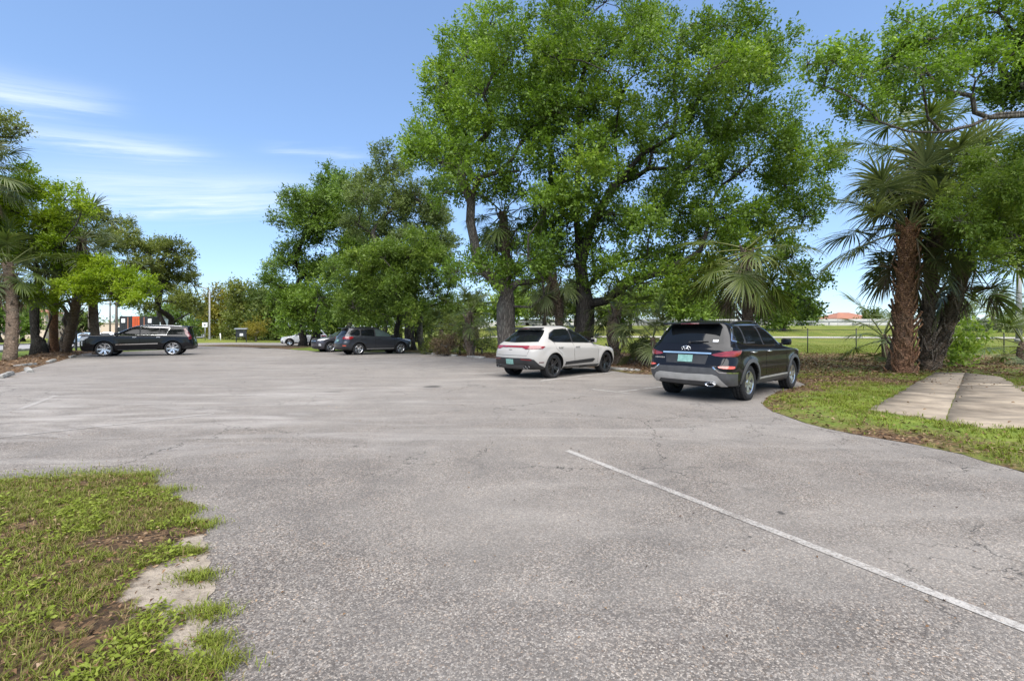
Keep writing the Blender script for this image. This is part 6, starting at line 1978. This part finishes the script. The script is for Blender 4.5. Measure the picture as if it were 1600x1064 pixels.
SANDP = [(G(a_, b_), r_) for a_, b_, r_ in ((285, 900, .22), (322, 895, .20), (270, 935, .18), (325, 985, .16), (235, 905, .11), (305, 850, .11), (285, 1000, .10), (320, 940, .20), (335, 1005, .13), (215, 930, .09))]


def sandf(x, y, d):
    v = 0
    for g, r in SANDP:
        v = max(v, math.exp(-((x - g.x) ** 2 + (y - g.y) ** 2) / (r * r)))
    return v + .35 * math.exp(-d / .05)


sheet('grass_patch', isl_poly, .005, .07, M['soil'], rise=.028, rw=.22, bump=.012, attrs={'sand': sandf})
rs = np.random.default_rng(101)


def soil_z(x, y, poly, base, rise, rw, bump):
    d = edge_dist(poly, x, y)
    return np.array([gz(a, b) for a, b in zip(x, y)]) + base + rise * np.minimum(1, d / rw) + (np.array([mnoise.noise(Vector((a * 1.7, b * 1.7, 3))) for a, b in zip(x, y)]) * bump * np.minimum(1, d / rw)), d


x, y = scatter(isl_poly, 26000, rs, ((-5.6, .9), (-.7, 5.0)))
z, d = soil_z(x, y, isl_poly, .005, .028, .22, .012)
snd = np.array([sandf(a, b, c_) for a, b, c_ in zip(x, y, d)])
den = .50 + .9 * nz3(x, y, 2.2, 4) + .55 * nz3(x, y, 6.5, 9) + .35 * nz3(x, y, 18, 2) + .18 * (y > 3.4)
keep = (rs.random(len(x)) < np.clip(den * 1.5, 0, 1)) & (snd < .42 + .25 * nz3(x, y, 8, 6))
x, y, z = x[keep], y[keep], z[keep]
k = 7; P = np.column_stack([x, y, z]); P = np.repeat(P, k, 0) + np.column_stack([rs.normal(0, .014, len(x) * k), rs.normal(0, .014, len(x) * k), np.full(len(x) * k, -.004)])
ct = np.repeat(.46 + .34 * nz3(x, y, 3.0, 20) + rs.normal(0, .08, len(x)), k)
L = rs.uniform(.025, .062, len(P)) * np.repeat(rs.uniform(.7, 1.25, len(x)), k)
co, tn = blades(P, L, rs.uniform(.003, .0058, len(P)), np.clip(ct + rs.normal(0, .12, len(P)) - .45 * (rs.random(len(P)) < .18), 0, 1), rs, .75, .6)
# clumps creeping over the worn sandy edge
for (px, py, n_, r_) in ((305, 905, 60, .07), (318, 962, 70, .08), (312, 822, 60, .09), (262, 768, 50, .10), (290, 800, 50, .09), (330, 1040, 70, .08), (245, 975, 50, .07), (180, 742, 60, .2), (60, 747, 60, .25), (120, 745, 60, .2), (225, 745, 50, .12), (285, 865, 40, .06), (240, 880, 40, .08), (330, 1005, 40, .05)):
    g = G(px, py); n_ *= 9; P = np.column_stack([rs.normal(g.x, r_, n_), rs.normal(g.y, r_ * .6, n_), np.full(n_, .008)])
    co2, tn2 = blades(P, rs.uniform(.025, .06, n_), rs.uniform(.003, .0058, n_), np.clip(rs.normal(.55, .2, n_), 0, 1), rs, .9, .6); co = np.concatenate([co, co2]); tn = np.concatenate([tn, tn2])
tag(mesh_obj('grass', quads_mesh('grass', co, tn), None, M['grass']), 'short weedy green grass on the near patch at the lower left', 'grass', None, 'stuff')
# broad leaved weeds in the near patch
x, y = scatter(isl_poly, 5200, rs, ((-4.6, .9), (-.7, 4.2)))
z, d = soil_z(x, y, isl_poly, .005, .028, .22, .012)
keep = (nz3(x, y, 2.6, 33) > .10) & (np.array([sandf(a, b, c_) for a, b, c_ in zip(x, y, d)]) < .55); x, y, z = x[keep], y[keep], z[keep]
k = 8; P = np.repeat(np.column_stack([x, y, z]), k, 0); q = len(P); a = rs.uniform(0, 2 * PI, q)
P = P + np.column_stack([np.cos(a), np.sin(a), np.zeros(q)]) * rs.uniform(0, .03, q)[:, None] + np.array([0, 0, 1]) * rs.uniform(.004, .035, q)[:, None]
D = unit(np.column_stack([np.cos(a), np.sin(a), rs.normal(.25, .3, q)])); N = unit(np.array([0, 0, 1.0]) + rs.normal(size=(q, 3)) * .35)
ll = rs.uniform(.018, .036, q)
tag(mesh_obj('weeds', quads_mesh('weeds', leaf_quads(P, D, N, ll, ll * .5), np.clip(rs.normal(.72, .14, q), 0, 1)), None, M['grass']), 'low broad leaved weeds among the grass of the near patch', 'weeds', None, 'stuff')
# fallen leaves in the near patch
x, y = scatter(isl_poly, 8500, rs, ((-5.6, .9), (-.7, 5.0)))
z, d = soil_z(x, y, isl_poly, .005, .028, .22, .012)
keep = (nz3(x, y, 2.2, 4) < .22) & (np.array([sandf(a_, b_, c_) for a_, b_, c_ in zip(x, y, d)]) < rs.uniform(.25, 1.15, len(x))); x, y, z = x[keep], y[keep], z[keep]; q = len(x); a = rs.uniform(0, 2 * PI, q)
P = np.column_stack([x, y, z + rs.uniform(.004, .022, q)]); D = unit(np.column_stack([np.cos(a), np.sin(a), rs.normal(0, .25, q)])); N = unit(np.array([0, 0, 1.0]) + rs.normal(size=(q, 3)) * .4)
ll = rs.uniform(.014, .042, q)
tag(mesh_obj('fallen_leaves', quads_mesh('fallen_leaves', leaf_quads(P, D, N, ll, ll * rs.uniform(.3, .5, q), .5), rs.random(q)), None, M['dead_leaf']), 'brown fallen leaves lying in the near grass patch', 'fallen leaves', None, 'stuff')

# grass on the right verge
def verge_lit_all(x, y):
    e = edge_dist(verge_edge, x, y); smv = lambda a, b, t: (lambda q: q * q * (3 - 2 * q))(np.clip((t - a) / (b - a), 0, 1))
    far = (.75 + .2 * smv(14, 20, y) - .35 * smv(27, 30, y)) * (1 - .32 * smv(.25, .55, x / y))
    return np.where(y > 14, far, .72 * np.clip(1 - e / 1.6, 0, 1) ** 2 * (3 - 2 * np.clip(1 - e / 1.6, 0, 1)) * .8 + .40 * smv(10.0, 12.2, y) + .10)


rs = np.random.default_rng(102)
near_v = [(p[0], p[1]) for p in verge_poly]
slab_np = slab_out
x, y = scatter(near_v, 72000, rs, ((3.5, 1.5), (19.5, 14.5)))
vis = (x / y < 2.6) & (y > 1.6); x, y = x[vis], y[vis]
z, d = soil_z(x, y, near_v, .004, .05, .35, .03)
lv = verge_lit_all(x, y)
den = .75 - .9 * lv + .8 * nz3(x, y, 1.3, 4) + .5 * nz3(x, y, 4.5, 9)
ins = inside(slab_np, x, y); sdd = edge_dist(slab_np, x, y)
keep = (rs.random(len(x)) < np.clip(den, .05, 1)) & ~(ins & (sdd > .05 * rs.random(len(x)))); z = z + np.where(ins, .03, 0); x, y, z = x[keep], y[keep], z[keep]
k = 5; P = np.repeat(np.column_stack([x, y, z]), k, 0); P = P + np.column_stack([rs.normal(0, .025, len(P)), rs.normal(0, .025, len(P)), np.full(len(P), -.006)])
ct = np.repeat(.60 + .28 * nz3(x, y, 1.5, 20) + rs.normal(0, .08, len(x)), k)
co, tn = blades(P, rs.uniform(.04, .095, len(P)), rs.uniform(.006, .011, len(P)), np.clip(ct + rs.normal(0, .10, len(P)) - .45 * (rs.random(len(P)) < .10), 0, 1), rs, .7, .6)
tag(mesh_obj('grass', quads_mesh('grass', co, tn), None, M['grass']), 'bright green grass on the verge round the concrete slab', 'grass', None, 'stuff')
# leaf litter on the verge, under the trees and along its edge
rs = np.random.default_rng(103); parts = []
for (n, bb, sz, f) in ((26000, ((3.5, 3.0), (16, 15)), (.035, .075), .0), (30000, ((-10, 14), (26, 31)), (.07, .13), .45)):
    x, y = scatter(near_v, n, rs, bb); z, d = soil_z(x, y, near_v, .004, .05, .35, .03)
    lv = verge_lit_all(x, y) + .5 * nz3(x, y, 1.2, 14)
    keep = rs.random(len(x)) < np.clip(lv + f - .1, .03, 1); x, y, z = x[keep], y[keep], z[keep]
    up_ = np.where(inside(slab_np, x, y), .05, 0); kk = (up_ == 0) | (rs.random(len(x)) < .12); x, y, z, up_ = x[kk], y[kk], z[kk], up_[kk]
    q = len(x); a = rs.uniform(0, 2 * PI, q)
    P = np.column_stack([x, y, z + up_ + rs.uniform(.004, .03, q)]); D = unit(np.column_stack([np.cos(a), np.sin(a), rs.normal(0, .22, q)])); N = unit(np.array([0, 0, 1.0]) + rs.normal(size=(q, 3)) * .4)
    ll = rs.uniform(*sz, q); parts.append((leaf_quads(P, D, N, ll, ll * rs.uniform(.35, .55, q), .5), rs.random(q)))
tag(mesh_obj('fallen_leaves', quads_mesh('fallen_leaves', np.concatenate([p[0] for p in parts]), np.concatenate([p[1] for p in parts])), None, M['dead_leaf']), 'brown leaf litter under the trees and along the edge of the right verge', 'fallen leaves', None, 'stuff')
rs = np.random.default_rng(104)
x, y = scatter(bed_poly, 9000, rs, ((-40, 12), (-17, 36))); z, d = soil_z(x, y, bed_poly, .006, .09, .5, .04); q = len(x); a = rs.uniform(0, 2 * PI, q)
P = np.column_stack([x, y, z + rs.uniform(.004, .03, q)]); D = unit(np.column_stack([np.cos(a), np.sin(a), rs.normal(0, .25, q)])); N = unit(np.array([0, 0, 1.0]) + rs.normal(size=(q, 3)) * .4); ll = rs.uniform(.07, .15, q)
tag(mesh_obj('fallen_leaves', quads_mesh('fallen_leaves', leaf_quads(P, D, N, ll, ll * .45, .5), rs.random(q)), None, M['dead_leaf']), 'brown leaf litter in the planting bed under the left palms', 'fallen leaves', None, 'stuff')
# a few stray leaves and grit on the asphalt
x, y = scatter(lot_poly, 1500, rs, ((-10, 1.5), (9, 16))); kk = ~inside(isl_poly, x, y); x, y = x[kk], y[kk]; q = len(x); a = rs.uniform(0, 2 * PI, q)
P = np.column_stack([x, y, np.array([gz(i, j) for i, j in zip(x, y)]) + .006]); D = unit(np.column_stack([np.cos(a), np.sin(a), rs.normal(.08, .1, q)])); N = unit(np.array([0, 0, 1.0]) + rs.normal(size=(q, 3)) * .3); ll = rs.uniform(.008, .03, q)
tag(mesh_obj('fallen_leaves', quads_mesh('fallen_leaves', leaf_quads(P, D, N, ll, ll * .45, .5), rs.random(q)), None, M['dead_leaf']), 'stray small brown leaves scattered on the asphalt', 'fallen leaves', None, 'stuff')
# grass of the field beyond the fence and of the far median, in tufts
rs = np.random.default_rng(105); parts = []
for (n, x0, x1, y0, y1) in ((34000, -7, 46, 29.6, 44),):
    x = rs.uniform(x0, x1, n); y = rs.uniform(y0, y1, n); kk = (x / y > -.2) & (x / y < 1.2); x, y = x[kk], y[kk]
    z = np.array([gz(a, b) for a, b in zip(x, y)])
    co, tn = blades(np.column_stack([x, y, z - .01]), rs.uniform(.07, .17, len(x)), rs.uniform(.02, .04, len(x)), np.clip(.55 + .3 * nz3(x, y, .5, 3) + rs.normal(0, .1, len(x)), 0, 1), rs, .5, .5); parts.append((co, tn))
tag(mesh_obj('grass', quads_mesh('grass', np.concatenate([p[0] for p in parts]), np.concatenate([p[1] for p in parts])), None, M['grass']), 'tufty yellow green grass of the field beyond the fence', 'grass', None, 'stuff')
